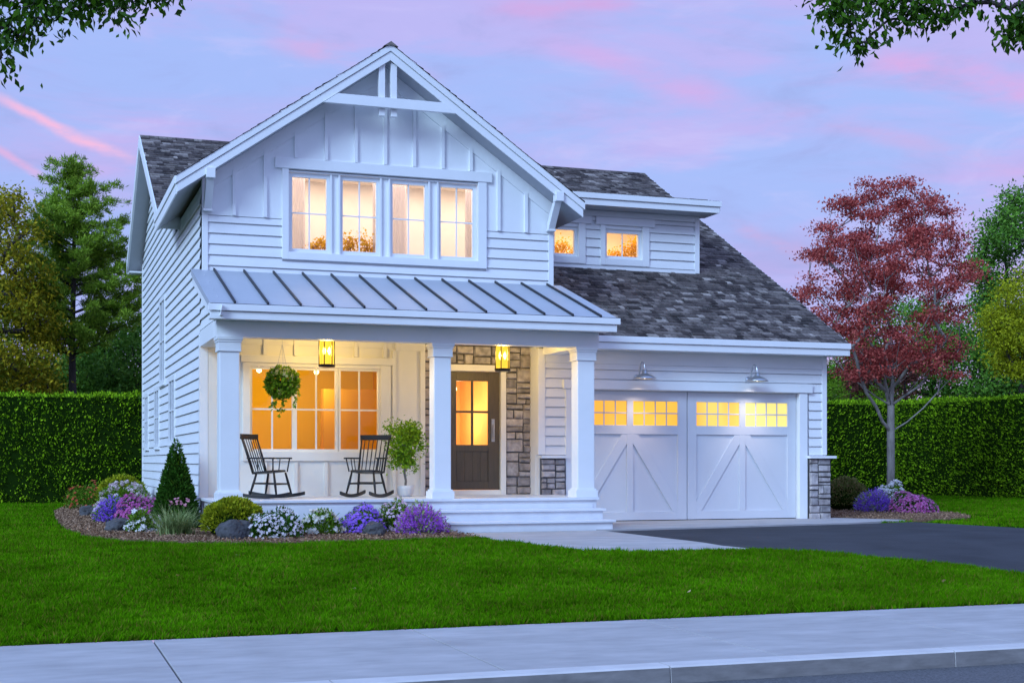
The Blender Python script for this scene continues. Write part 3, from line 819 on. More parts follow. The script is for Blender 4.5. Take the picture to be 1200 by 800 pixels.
for (x0, x1, z0, z1), h0, h1 in ((D1, 9.4, 10.98), (D2, 11.08, 12.42)):
    front_window(x0, x1, z0, z1, DY, 0.07, 2, 1, M_GLASS)
    mb = MB(); mb.box(h0, h1, DY - 0.075, DY, 6.03, 6.19); mb.box(x0 - 0.17, x0 - 0.065, DY - 0.055, DY + 0.04, 5.20, 6.028); mb.box(x1 + 0.065, x1 + 0.22, DY - 0.055, DY + 0.04, 5.20, 6.028)
    mb.box(x0 - 0.064, x1 + 0.064, DY - 0.055, DY + 0.04, 5.20, 5.335); mb.box(x0 - 0.064, x1 + 0.064, DY - 0.02, DY + 0.04, 5.955, 6.028)
    part(mb, 'window_casing', M_TRIM, bevel=0.005)
room('attic_interior', 9.5, 13.2, DY + 0.125, 28.4, 5.1, 6.3, [M_CREAM, M_CREAM, M_CREAM, M_CREAM])
lamp('attic_lamp', 'AREA', (5.2, 3.2, 6.27), 48, (1.0, 0.76, 0.44), parent=house, shape='RECTANGLE', size=3.0, size_y=1.0)
mb = MB()
dz = lambda y: 6.565 + 0.2 * (y - 25.86)
mb.prism([(25.86, dz(25.86) - 0.008), (31.4, dz(31.4) - 0.008), (31.4, dz(31.4) - 0.2), (DY + 0.6, dz(DY) - 0.22), (DY + 0.1, 6.32), (25.862, 6.32)], 'x', 9.0, 13.66)
dr = part(mb, 'dormer_roof', M_SOFFIT)
mb = MB(); shingles(mb, 9.0, 13.68, lambda a: (25.83 + a / 1.02, dz(25.83 + a / 1.02)), 0, 5.5, course=0.2)
part(mb, 'shingle_roof', M_SHINGLE, dr)
mb = MB(); fascia(mb, 8.9, 13.71, 25.83, 6.565); mb.box(13.661, 13.70, 25.851, 31, 6.36, 6.46)
part(mb, 'fascia', M_TRIM, dr, bevel=0.004)

# --- metal porch roof
mr = lambda y: 4.40 - 0.3285 * (W - y)
mb = MB(); mb.prism([(21.36, mr(21.36)), (W + 0.01, mr(W) + 0.003), (W + 0.01, mr(W) - 0.10), (21.36, mr(21.36) - 0.10)], 'x', 2.60, 9.38)
mb.k = 1
for k in range(13):
    x = 2.98 + 0.509 * k
    mb.prism([(21.38, mr(21.38) + 0.001), (W - 0.04, mr(W - 0.04) + 0.001), (W - 0.04, mr(W) + 0.03), (21.38, mr(21.38) + 0.04)], 'x', x - 0.014, x + 0.014)
mb.box(2.6, 9.38, 21.345, 21.359, mr(21.36) - 0.004, mr(21.36) + 0.006)
pr = part(mb, 'metal_porch_roof', [M_METAL, M_SEAM])
mb = MB(); mb.box(2.57, 9.42, 21.325, 21.36, 3.425, mr(21.36) - 0.005); mb.box(2.60, 9.37, 21.362, 21.42, 3.30, 3.418); mb.box(2.63, 9.36, 21.42, 21.84, 3.325, 3.345)
mb.prism([(21.40, 3.345), (21.40, mr(21.4) - 0.105), (W - 0.03, mr(W - 0.03) - 0.105), (W - 0.03, mr(W - 0.03) - 0.24), (22.0, 3.5)], 'x', 2.62, XL - 0.035)
mb.prism([(21.43, 3.35), (21.43, mr(21.43) - 0.105), (W - 0.03, mr(W - 0.03) - 0.105), (W - 0.03, 3.6), (W - 0.5, 3.35)], 'x', 9.25, 9.36)
part(mb, 'fascia', M_TRIM, pr, bevel=0.004)
mb = MB(); mb.box(XL - 0.03, 9.24, 21.84, 22.10, 3.07, 3.324); mb.box(XL - 0.034, 3.06, 22.101, W - 0.005, 3.072, 3.34); mb.box(8.94, 9.236, 22.101, GY - 0.035, 3.072, 3.324)
part(mb, 'porch_beam', M_TRIM, bevel=0.005)
part(MB().box(3.061, 8.939, 22.101, 24.25, 3.26, 3.30), 'porch_ceiling', M_PORCH)
def porch_post(x0, x1):
    y0, y1 = 21.82, 22.12
    p = part(MB().box(x0, x1, y0, y1, 0.50, 3.069), 'porch_post', M_TRIM, bevel=0.012)
    c_ = MB(); e = 0.035
    for z0, z1, q in ((2.84, 2.86, 0.028), (2.86, 2.985, 0.022), (2.985, 3.02, 0.034), (3.02, 3.068, 0.048)):
        c_.ring(x0, x1, y0, y1, 0, 0, 0) if False else None
        for a, b, d, f in ((x0 - q, x1 + q, y0 - q, y0 - 0.001), (x0 - q, x1 + q, y1 + 0.001, y1 + q), (x0 - q, x0 - 0.001, y0 - 0.001, y1 + 0.001), (x1 + 0.001, x1 + q, y0 - 0.001, y1 + 0.001)):
            c_.box(a, b, d, f, z0, z1)
    part(c_, 'post_capital', M_TRIM, p, bevel=0.004)
    c_ = MB()
    for z0, z1, q in ((0.501, 0.62, 0.045), (0.62, 0.65, 0.022)):
        for a, b, d, f in ((x0 - q, x1 + q, y0 - q, y0 - 0.001), (x0 - q, x1 + q, y1 + 0.001, y1 + q), (x0 - q, x0 - 0.001, y0 - 0.001, y1 + 0.001), (x1 + 0.001, x1 + q, y0 - 0.001, y1 + 0.001)):
            c_.box(a, b, d, f, z0, z1)
    part(c_, 'post_base', M_TRIM, p, bevel=0.004)
porch_post(2.80, 3.11); porch_post(6.29, 6.58); porch_post(8.84, 9.15)
mb = MB(); mb.box(2.72, 9.21, 21.74, 24.4, 0.455, 0.50); mb.box(XL, 9.17, 21.79, 22.0, -0.1, 0.454); mb.box(XL, XL + 0.2, 22.0, 24, -0.1, 0.454)
mb.box(2.86, 9.10, 21.772, 21.789, -0.08, 0.40)
part(mb, 'porch_floor', M_FLOOR, bevel=0.006)
for x0, x1, y, z in ((6.28, 9.20, 21.43, 0.32), (6.33, 9.24, 21.10, 0.14)):
    mb = MB(); mb.box(x0, x1, y, 21.735 if y > 21.3 else 21.40, z - 0.04, z); mb.box(x0 + 0.04, x1 - 0.04, y + 0.05, 21.77 if y > 21.3 else 21.77, -0.09 if y > 21.3 else -0.1, z - 0.041)
    part(mb, 'porch_step', M_FLOOR, bevel=0.006)

# --- porch wall with the big window
BW = (3.55, 5.96, 1.26, 2.80)
mb = MB(); wall_cells(mb, XL + 0.11, 6.75, 0.4, 3.28, W, W + 0.14, [BW])
for x in (3.32, 3.855, 4.39, 4.925, 5.46, 5.99, 6.16, 6.68):
    zz = [(0.5, 1.10), (2.965, 3.25)] if x < 6.1 else [(0.5, 3.1)]
    for a, b in zz: mb.box(x - 0.03, x + 0.03, W - 0.048, W - 0.001, a, b)
mb.box(XL + 0.11, 6.12, W - 0.024, W - 0.0015, 3.14, 3.255); mb.box(6.19, 6.65, W - 0.024, W - 0.0015, 3.10, 3.255)
mb.box(XL + 0.11, 6.75, W - 0.03, W - 0.001, 0.5, 0.56) if False else None
part(mb, 'porch_wall', M_PORCH)
for x0, x1 in ((3.64, 4.34), (4.42, 5.11), (5.20, 5.88)):
    front_window(x0, x1, 1.33, 2.72, W, 0.04, 2, 2, M_GLASS, mun=0.03, fmat=M_PORCH, recess=0.035)
mb = MB()
for x0, x1 in ((4.38, 4.38), (5.15, 5.16)): mb.box(x0 - 0.0385, x1 + 0.0385, W - 0.012, W + 0.014, 1.29, 2.76) if False else None
mb.box(3.47, 3.60, W - 0.04, W + 0.02, 1.12, 2.825); mb.box(5.92, 6.10, W - 0.04, W + 0.02, 1.12, 2.825); mb.box(3.601, 5.919, W - 0.04, W + 0.02, 1.12, 1.289); mb.box(3.601, 5.919, W - 0.02, W + 0.03, 2.762, 2.825)
mb.box(3.44, 6.14, W - 0.055, W - 0.001, 2.828, 2.955)
part(mb, 'window_casing', M_PORCH, bevel=0.006)
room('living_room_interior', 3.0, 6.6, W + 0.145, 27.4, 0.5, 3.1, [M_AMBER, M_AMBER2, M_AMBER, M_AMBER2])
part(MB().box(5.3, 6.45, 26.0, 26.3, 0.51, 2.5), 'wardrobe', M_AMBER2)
for x, y in ((3.96, 25.3), (5.04, 25.4)):
    d = MB().lathe([(0.0, 0), (0.035, 0.008), (0.05, 0.035), (0.035, 0.07), (0.012, 0.095), (0.012, 0.36), (0.0, 0.36)], (x, y, 2.74), 16); part(d, 'ceiling_light', glow('ceiling_light_glow', (1.0, 0.80, 0.42), 5.0))
    lamp('living_room_lamp', 'POINT', (x - HX, y - HY0 + 0.15, 2.62), 40, (1.0, 0.84, 0.50), 0.12, house)
# --- stone entry, front door
SY = 24.25
def ashlar(mb, x0, x1, z0, z1, y, r, smin=0.14, smax=0.42):
    def cut(a, b, c_, d):
        w, h = b - a, d - c_
        if w > smax * r.uniform(0.7, 1.25) and w >= h * 0.8:
            m = a + w * r.uniform(0.36, 0.64); cut(a, m, c_, d); cut(m, b, c_, d); return
        if h > smax * 0.55 * r.uniform(0.7, 1.4):
            m = c_ + h * r.uniform(0.36, 0.64); cut(a, b, c_, m); cut(a, b, m, d); return
        g = 0.008; a += g; b -= g; c_ += g; d -= g
        f = y - r.uniform(0.015, 0.05); j = lambda: r.uniform(-0.008, 0.008)
        e = min(0.018, (b - a) * 0.2, (d - c_) * 0.2)
        i = len(mb.v)
        mb.v += [(a + j(), y, c_ + j()), (b + j(), y, c_ + j()), (b + j(), y, d + j()), (a + j(), y, d + j())]
        mb.v += [(a + e, f + j(), c_ + e), (b - e, f + j(), c_ + e), (b - e, f + j(), d - e), (a + e, f + j(), d - e)]
        for q in ((4, 5, 6, 7), (0, 1, 5, 4), (1, 2, 6, 5), (2, 3, 7, 6), (3, 0, 4, 7)): mb.f.append(tuple(i + k for k in q)); mb.m.append(0)
    cut(x0, x1, z0, z1)
r1 = random.Random(3)
mb = MB(); ashlar(mb, 6.76, 7.19, 0.5, 3.25, SY, r1); ashlar(mb, 8.37, 8.93, 0.5, 3.25, SY, r1); ashlar(mb, 7.19, 8.37, 2.90, 3.25, SY, r1)
mb.k = 1; wall_cells(mb, 6.70, 8.95, 0.4, 3.28, SY + 0.001, SY + 0.15, [(7.28, 8.27, 0.4, 2.78)])
part(mb, 'stone_wall', [M_STONE, M_MORTAR])
mb = MB(); mb.box(7.19, 7.285, SY - 0.06, SY + 0.1, 0.5, 2.775); mb.box(8.265, 8.365, SY - 0.06, SY + 0.1, 0.5, 2.775); mb.box(7.15, 8.40, SY - 0.07, SY + 0.1, 2.778, 2.895); mb.box(7.286, 8.264, SY - 0.03, SY + 0.1, 0.5, 0.585)
part(mb, 'door_frame', M_PORCH, bevel=0.005)
DG = (7.42, 8.04, 1.42, 2.60)
mb = MB(); y0, y1 = SY + 0.02, SY + 0.07
mb.box(7.288, DG[0], y0, y1, 0.59, 2.772); mb.box(DG[1], 8.262, y0, y1, 0.59, 2.772); mb.box(DG[0], DG[1], y0, y1, DG[3], 2.772); mb.box(DG[0], DG[1], y0, y1, 1.30, DG[2])
mb.box(DG[0], DG[1], y0, y1, 0.59, 0.74)
for k in range(4):
    x = DG[0] + (DG[1] - DG[0]) * k / 4; mb.box(x + 0.008, x + (DG[1] - DG[0]) / 4 - 0.008, y0 + 0.015, y1 - 0.005, 0.74, 1.30)
mb.box(DG[0], DG[1], y0 + 0.022, y1 - 0.008, 0.74, 1.30)
dm = (DG[0] + DG[1]) / 2; zm = 2.03
mb.box(dm - 0.022, dm + 0.022, y0 + 0.005, y1 - 0.01, DG[2], DG[3]); mb.box(DG[0], dm - 0.022, y0 + 0.006, y1 - 0.011, zm - 0.02, zm + 0.02); mb.box(dm + 0.022, DG[1], y0 + 0.006, y1 - 0.011, zm - 0.02, zm + 0.02)
door = part(mb, 'front_door', M_DOOR, bevel=0.004)
part(MB().box(DG[0], DG[1], y0 + 0.028, y0 + 0.033, DG[2], DG[3]), 'pane', M_GLASS, door)
mb = MB(); mb.tube([(8.13, y0 - 0.012, 1.80), (8.13, y0 - 0.05, 1.76), (8.13, y0 - 0.055, 1.66), (8.13, y0 - 0.05, 1.56), (8.13, y0 - 0.012, 1.52)], 0.013, 8); mb.box(8.10, 8.16, y0 - 0.012, y0 - 0.001, 1.48, 1.90); mb.lathe([(0, 0), (0.025, 0), (0.025, 0.02), (0, 0.02)], (8.13, y0 - 0.015, 1.86), 10)
part(mb, 'door_handle', mat('brushed_nickel', (0.62, 0.58, 0.52), 0.3, metal=0.9), door)
room('hall_interior', 7.0, 8.7, SY + 0.155, 28.2, 0.55, 3.1, [M_HALL, M_HALL, M_HALL, M_HALL])
part(MB().box(7.6, 8.0, 27.9, 28.19, 0.56, 1.35), 'hall_table', M_AMBER2)
for x, y, z in ((8.02, 26.4, 2.55), (8.15, 27.3, 2.12)):
    part(MB().lathe([(0.0, 0.12), (0.02, 0.11), (0.055, 0.04), (0.06, 0), (0.04, -0.05), (0.0, -0.065)], (x, y, z), 12).tube([(x, y, z + 0.1), (x, y, 3.1)], 0.006, 6), 'pendant_light', glow('pendant_glow', (1.0, 0.82, 0.45), 5.0))
    lamp('hall_lamp', 'POINT', (x - HX, y - HY0 - 0.2, z - 0.2), 30, (1.0, 0.80, 0.50), 0.1, house)

# --- garage
mb = MB(); GD = (9.54, 14.34)
wall_cells(mb, GX0, GX1, -0.05, 3.2, GY + 0.002, GY + 0.15, [(GD[0], GD[1], -0.05, 2.45)])
lap(mb, 'x', GY, 1.22, 3.2, lambda z: (GX0 + 0.11, GX1 - 0.1), 0.178, [(9.38, 14.56, -1, 2.64)])
mb.box(GX1 - 0.13, GX1, GY + 0.15, BACK - 0.1, -0.05, 3.1); mb.prism([(GY + 0.2, 3.1), (BACK - 0.1, 3.1), (BACK - 0.1, 6.0), (RY, 8.3)], 'x', GX1 - 0.13, GX1 - 0.01); mb.box(XL + 0.15, GX1 - 0.14, BACK - 0.2, BACK - 0.02, -0.05, 6.1)
part(mb, 'clapboard_wall', M_SIDING)
part(MB().box(GX0 - 0.03, GX0 + 0.108, GY - 0.045, GY + 0.12, 1.24, 3.19), 'corner_board', M_TRIM, bevel=0.004)
part(MB().box(GX1 - 0.1, GX1 + 0.006, GY - 0.045, GY + 0.1, 1.24, 3.19), 'corner_board', M_TRIM, bevel=0.004)
mb = MB(); mb.box(GX0 - 0.012, GX0 + 0.1, GY + 0.151, SY - 0.002, 0.5, 3.24)
part(mb, 'corner_board', M_TRIM, bevel=0.004)
part(MB().box(GX0 + 0.11, GX1 - 0.102, GY - 0.047, GY - 0.002, 2.94, 3.189), 'frieze_board', M_SIDING)
for x0, x1, ox in ((GX0 + 0.02, 9.36, 0.0), (14.545, 15.03, 0.09)):
    mb = MB(); mb.k = 1; mb.box(x0, x1, GY - 0.07, GY + 0.001, -0.06, 1.17)
    if ox: mb.box(x1 - 0.06, x1, GY + 0.001, GY + 0.4, -0.06, 1.17)
    mb.k = 0; ashlar(mb, x0, x1, -0.05, 1.165, GY - 0.07, r1, smax=0.36)
    ps = part(mb, 'stone_pillar', [M_STONE, M_MORTAR])
    part(MB().box(x0 - 0.03, x1 + ox, GY - 0.16, GY + 0.05, 1.172, 1.222), 'stone_cap', M_TRIM, ps, bevel=0.006)
mb = MB(); mb.box(9.33, 14.62, GY - 0.085, GY + 0.03, 2.465, 2.635); mb.box(9.38, 9.539, GY - 0.055, GY + 0.12, -0.03, 2.463); mb.box(14.341, 14.52, GY - 0.055, GY + 0.12, -0.03, 2.463)
mb.box(9.30, 14.65, GY - 0.11, GY + 0.02, 2.637, 2.665) if False else None
part(mb, 'garage_door_casing', M_TRIM, bevel=0.005)
GW = [((1.0, 0.46, 0.035), (1.0, 0.52, 0.06)), ((1.0, 0.55, 0.05), (1.0, 0.44, 0.025)), ((1.0, 0.38, 0.012), (1.0, 0.72, 0.16)), ((1.0, 0.80, 0.22), (1.0, 0.90, 0.36))]
mb = MB(); PY = GY + 0.10                               # face of the recessed panels
LE, FR = PY - 0.03, PY - 0.055
halves = ((9.55, 11.93), (11.95, 14.33))
glz = []
for h, (a, b) in enumerate(halves):
    s = 0.19; cm = (a + b) / 2; hw = 0.065
    wins = [(a + s, cm - hw), (cm + hw, b - s)]
    mb.box(a, b, PY, PY + 0.03, 0.0, 1.74)
    mb.box(a, a + s, LE, PY, 0.0, 2.445); mb.box(b - s, b, LE, PY, 0.0, 2.445); mb.box(a + s, b - s, LE, PY, 2.26, 2.445); mb.box(a + s, b - s, LE, PY, 1.63, 1.80); mb.box(a + s, b - s, LE, PY, 0.0, 0.16)
    mb.box(cm - hw, cm + hw, LE, PY, 0.16, 1.63); mb.box(cm - hw, cm + hw, LE, PY, 1.80, 2.26)
    w = 0.07
    for sgn, xo in ((-1, a + s), (1, b - s)):
        xi = cm + sgn * hw; dx, dz_ = xo - xi, 0.16 - 1.63; L = math.hypot(dx, dz_); nx, nz = -dz_ / L * w, dx / L * w
        if sgn > 0: poly = [(xi, 1.63), (xi, 1.63 - w * 2.6), (xo - w * 1.5, 0.16), (xo, 0.16), (xo, 0.16 + w * 2.6), (xi + w * 1.5, 1.63)]
        else: poly = [(xi, 1.63), (xi - w * 1.5, 1.63), (xo, 0.16 + w * 2.6), (xo, 0.16), (xo + w * 1.5, 0.16), (xi, 1.63 - w * 2.6)]
        mb.prism(poly, 'y', LE + 0.004, PY - 0.001)
    for (x0, x1) in wins:
        glz.append((x0, x1))
        for i in range(1, 4):
            x = x0 + (x1 - x0) * i / 4; mb.box(x - 0.012, x + 0.012, LE + 0.01, PY - 0.004, 1.80, 2.26)
        for i in range(4):
            xa_, xb_ = x0 + (x1 - x0) * i / 4 + (0.012 if i else 0), x0 + (x1 - x0) * (i + 1) / 4 - (0.012 if i < 3 else 0)
            mb.box(xa_, xb_, LE + 0.011, PY - 0.005, 2.02, 2.044)
mb.box(11.93, 11.95, PY, PY + 0.02, 0.0, 2.44)
gd = part(mb, 'garage_door', M_GDOOR, bevel=0.003)
for i, (x0, x1) in enumerate(glz):
    p = part(MB().box(x0, x1, PY, PY + 0.02, 1.80, 2.26), 'pane', glow('garage_pane_glow_%s' % 'abcd'[i], GW[i][0], 1.0, GW[i][1], 1.3, (1, 0.1, 0.1)), gd)

# ------------------------------------------------------------------ lamps
M_LGLASS = bpy.data.materials.new('ribbed_amber_glass'); M_LGLASS.use_nodes = True
_t = M_LGLASS.node_tree; _t.nodes.remove(_t.nodes['Principled BSDF'])
_a = N(_t, 'ShaderNodeBsdfTransparent'); _a.inputs[0].default_value = (1, 0.80, 0.30, 1)
_e = N(_t, 'ShaderNodeEmission'); _e.inputs[0].default_value = (0.85, 0.55, 0.06, 1); _e.inputs[1].default_value = 2.0
_m = N(_t, 'ShaderNodeMixShader'); _m.inputs[0].default_value = 0.5
_t.links.new(_a.outputs[0], _m.inputs[1]); _t.links.new(_e.outputs[0], _m.inputs[2]); _t.links.new(_m.outputs[0], _t.nodes['Material Output'].inputs['Surface'])
def porch_lantern(x, y, label):
    t = thing('porch_lantern', label, 'lantern', (x, y, 2.70), group='lanterns under the porch ceiling')
    mb = MB(); mb.lathe([(0, 0), (0.13, 0), (0.14, 0.015), (0.14, 0.045), (0, 0.045)], n=24)
    mb.lathe([(0, 0.50), (0.14, 0.50), (0.14, 0.53), (0.06, 0.56), (0, 0.56)], n=24)
    for k in range(6):
        a = 2 * math.pi * k / 6; mb.tube([(0.132 * math.cos(a), 0.132 * math.sin(a), 0.04), (0.132 * math.cos(a), 0.132 * math.sin(a), 0.51)], 0.009, 6)
    mb.build('cage', M_BLACK, t)
    g = MB(); n = 36
    prof = [(0.112 + 0.008 * (k % 2), k) for k in range(n)]
    for k in range(n):
        r0, r1_ = prof[k][0], prof[(k + 1) % n][0]; a, b = 2 * math.pi * k / n, 2 * math.pi * (k + 1) / n
        g.quad((r0 * math.cos(a), r0 * math.sin(a), 0.05), (r1_ * math.cos(b), r1_ * math.sin(b), 0.05), (r1_ * math.cos(b), r1_ * math.sin(b), 0.495), (r0 * math.cos(a), r0 * math.sin(a), 0.495))
    g.build('glass_shade', M_LGLASS, t)
    b = MB()
    for bx in (-0.045, 0.045): b.lathe([(0.0, 0.20), (0.018, 0.22), (0.030, 0.27), (0.018, 0.32), (0.0, 0.35)], (bx, 0, 0), 12)
    b.build('bulb', glow('lantern_bulb', (1.0, 0.74, 0.30), 22.0), t, smooth=True)
    lamp('lantern_light', 'POINT', (0, 0, 0.28), 130, (1.0, 0.83, 0.58), 0.105, t)
porch_lantern(4.72, 22.9, 'cylindrical black lantern lit above the big window with two rocking chairs')
porch_lantern(7.85, 22.9, 'cylindrical black lantern lit in front of the stone wall by the front door')
def barn_light(x, label):
    t = thing('barn_light', label, 'wall lamp', (x, GY - 0.035, 2.70), group='gooseneck lamps over the garage door')
    MB().lathe([(0, 0), (0.06, 0), (0.06, 0.02), (0.035, 0.035), (0, 0.035)], n=16).build('wall_plate', M_STEEL, t).rotation_euler = (R(90), 0, 0)
    p = [(0, -0.03, 0), (0, -0.10, 0.03), (0, -0.13, 0.12), (0, -0.17, 0.225), (0, -0.245, 0.27), (0, -0.325, 0.24), (0, -0.355, 0.17), (0, -0.36, 0.12)]
    MB().tube([tuple(q) for q in curve_pts(p, 4)], 0.015, 8).build('gooseneck_arm', M_STEEL, t, smooth=True)
    s = MB(); s.lathe([(0.0, 0.13), (0.045, 0.125), (0.05, 0.06), (0.075, 0.045), (0.15, 0.012), (0.215, -0.035), (0.219, -0.05), (0.21, -0.048), (0.145, 0.0), (0.07, 0.03), (0.0, 0.03)], (0, -0.36, 0), 28)
    s.build('lamp_shade', M_STEEL, t, smooth=True)
    b = MB(); b.lathe([(0.0, -0.045), (0.03, -0.03), (0.035, 0.0), (0.02, 0.028), (0.0, 0.03)], (0, -0.36, 0), 12)
    b.build('bulb', glow('barn_bulb', (1.0, 0.86, 0.72), 4.0), t, smooth=True)
    o = lamp('barn_light_lamp', 'SPOT', (0, -0.34, -0.06), 44, (1.0, 0.80, 0.66), 0.12, t, spot_size=R(84), spot_blend=1.0)
    o.rotation_euler = (R(17), 0, 0)
barn_light(10.83, 'galvanised gooseneck lamp on the siding over the left half of the garage door')
barn_light(13.20, 'galvanised gooseneck lamp on the siding over the right half of the garage door')

# ------------------------------------------------------------------ rocking chairs
def rocking_chair(loc, rz, label):
    t = thing('rocking_chair', label, 'chair', loc, rz, 'black rocking chairs on the porch')
    m = M_BLACKWOOD
    s = MB(); n = 14; z0, z1 = 0.42, 0.455
    pts = []
    for k in range(24):
        a = 2 * math.pi * k / 24; x = 0.27 * math.copysign(abs(math.cos(a)) ** 0.6, math.cos(a)); y = 0.245 * math.copysign(abs(math.sin(a)) ** 0.6, math.sin(a))
        pts.append((x * (1.0 if y < 0 else 0.93), y))
    s.prism(pts, 'z', z0, z1); so = s.build('seat', m, t, bevel=0.01)
    so.rotation_euler = (R(-5), 0, 0)
    for sx in (-1, 1):
        rk = MB(); yy = np.linspace(-0.50, 0.56, 15)
        top = [(y, 0.022 + 0.30 * (y * y) * (0.75 if y < 0 else 0.62) + 0.035) for y in yy]; bot = [(y, 0.30 * (y * y) * (0.75 if y < 0 else 0.62)) for y in yy]
        rk.prism(top + bot[::-1], 'x', sx * 0.265 - 0.016, sx * 0.265 + 0.016)
        rk.build('rocker', m, t, bevel=0.004)
        for y, yb in ((-0.17, -0.25), (0.15, 0.24)):
            zb = 0.05 + 0.30 * yb * yb * 0.7
            MB().tube([(sx * 0.20, y, 0.43), (sx * 0.232, (y + yb) / 2, 0.24), (sx * 0.265, yb, zb)], [0.017, 0.023, 0.016], 8).build('leg', m, t, smooth=True)
        ps = [(sx * 0.235, 0.205, 0.42), (sx * 0.245, 0.30, 0.72), (sx * 0.26, 0.415, 1.045)]
        MB().tube(ps, [0.017, 0.019, 0.014], 8).build('back_post', m, t, smooth=True)
        ar = MB(); ar.prism([(sx * 0.25 - 0.025, 0.30), (sx * 0.25 + 0.025, 0.30), (sx * 0.295 + 0.035, -0.10), (sx * 0.295 + 0.03, -0.235), (sx * 0.295 - 0.03, -0.235), (sx * 0.285 - 0.03, -0.10)], 'z', 0.655, 0.682)
        a_ = ar.build('armrest', m, t, bevel=0.006)
        for y, yt in ((-0.18, -0.20), (-0.02, -0.03), (0.1, 0.1)):
            MB().tube([(sx * 0.245, y, 0.44), (sx * (0.29 if y < -0.1 else 0.275), yt, 0.66)], 0.0125 if y < -0.1 else 0.009, 8).build('arm_spindle', m, t, smooth=True)
        MB().tube([(sx * 0.232, -0.21, 0.24), (sx * 0.232, 0.195, 0.245)], 0.011, 8).build('stretcher', m, t, smooth=True)
    for y, z in ((-0.213, 0.235), (0.2, 0.25)):
        MB().tube([(-0.235, y, z), (0.235, y, z)], 0.011, 8).build('stretcher', m, t, smooth=True)
    for k in range(6):
        x = -0.185 + 0.37 * k / 5
        MB().tube([(x * 0.98, 0.21, 0.435), (x * 1.03, 0.31, 0.73), (x * 1.06, 0.405, 1.0)], [0.0075, 0.010, 0.0075], 6).build('back_spindle', m, t, smooth=True)
    rail = MB(); P_ = []
    for k in range(9):
        x = -0.285 + 0.57 * k / 8; P_.append((x, 0.035 * (1 - (x / 0.285) ** 2)))
    rail.prism([(x, 0.388 + d) for x, d in P_] + [(x, 0.418 + d) for x, d in reversed(P_)], 'z', 0.985, 1.075)
    rail.build('top_rail', m, t, bevel=0.006)
    return t
rocking_chair((3.80, 23.05, 0.50), R(52), 'black rocking chair turned right beside the corner post, nearest the left end')
rocking_chair((5.44, 23.05, 0.50), R(-36), 'black rocking chair facing forward beside the potted tree')

# ------------------------------------------------------------------ plants
def rand_in_dome(n, w, h, r=rng, shell=0.0):
    u = unit(r.normal(size=(n, 3))); u[:, 2] = np.abs(u[:, 2]); rad = (shell + (1 - shell) * r.random(n)) ** (1 / 3)
    return u * rad[:, None] * np.array([w / 2, w / 2, h]), u
def blooms(P, D, size, r=rng, petals=5):
    """small open flowers: five petals round a hub, each facing along D"""
    n = len(P); D = unit(D + r.normal(size=(n, 3)) * 0.35); a = unit(np.cross(D, r.normal(size=(n, 3)))); b = np.cross(D, a)
    size = np.broadcast_to(np.asarray(size, float), (n,)) * r.uniform(0.7, 1.25, n)
    vs = []; fs = []
    for k in range(petals):
        t = 2 * math.pi * k / petals + 0.3
        d = a * math.cos(t) + b * math.sin(t); e = -a * math.sin(t) + b * math.cos(t); s = size[:, None]
        vs.append(np.stack([P, P + (d * 0.55 + e * 0.30) * s + D * s * 0.15, P + d * s + D * s * 0.18, P + (d * 0.55 - e * 0.30) * s + D * s * 0.15], 1))
    V = np.stack(vs, 1).reshape(-1, 3)
    return V, np.arange(len(V)).reshape(-1, 4)
GREENS = {'fresh': [(0.056, 0.138, 0.011), (0.112, 0.237, 0.015), (0.188, 0.338, 0.022), (0.075, 0.163, 0.013)],
          'deep': [(0.017, 0.063, 0.007), (0.036, 0.119, 0.011), (0.070, 0.182, 0.017), (0.025, 0.084, 0.008)],
          'lime': [(0.13, 0.18, 0.008), (0.26, 0.31, 0.012), (0.45, 0.46, 0.02), (0.17, 0.22, 0.01)],
          'olive': [(0.120, 0.170, 0.032), (0.200, 0.240, 0.048), (0.320, 0.200, 0.096), (0.140, 0.200, 0.048)],
          'sage': [(0.14, 0.22, 0.07), (0.26, 0.34, 0.12), (0.46, 0.52, 0.22), (0.12, 0.19, 0.06)]}
def leafmat(k): return island('foliage_' + k, GREENS[k], 0.55, trans=0.2)
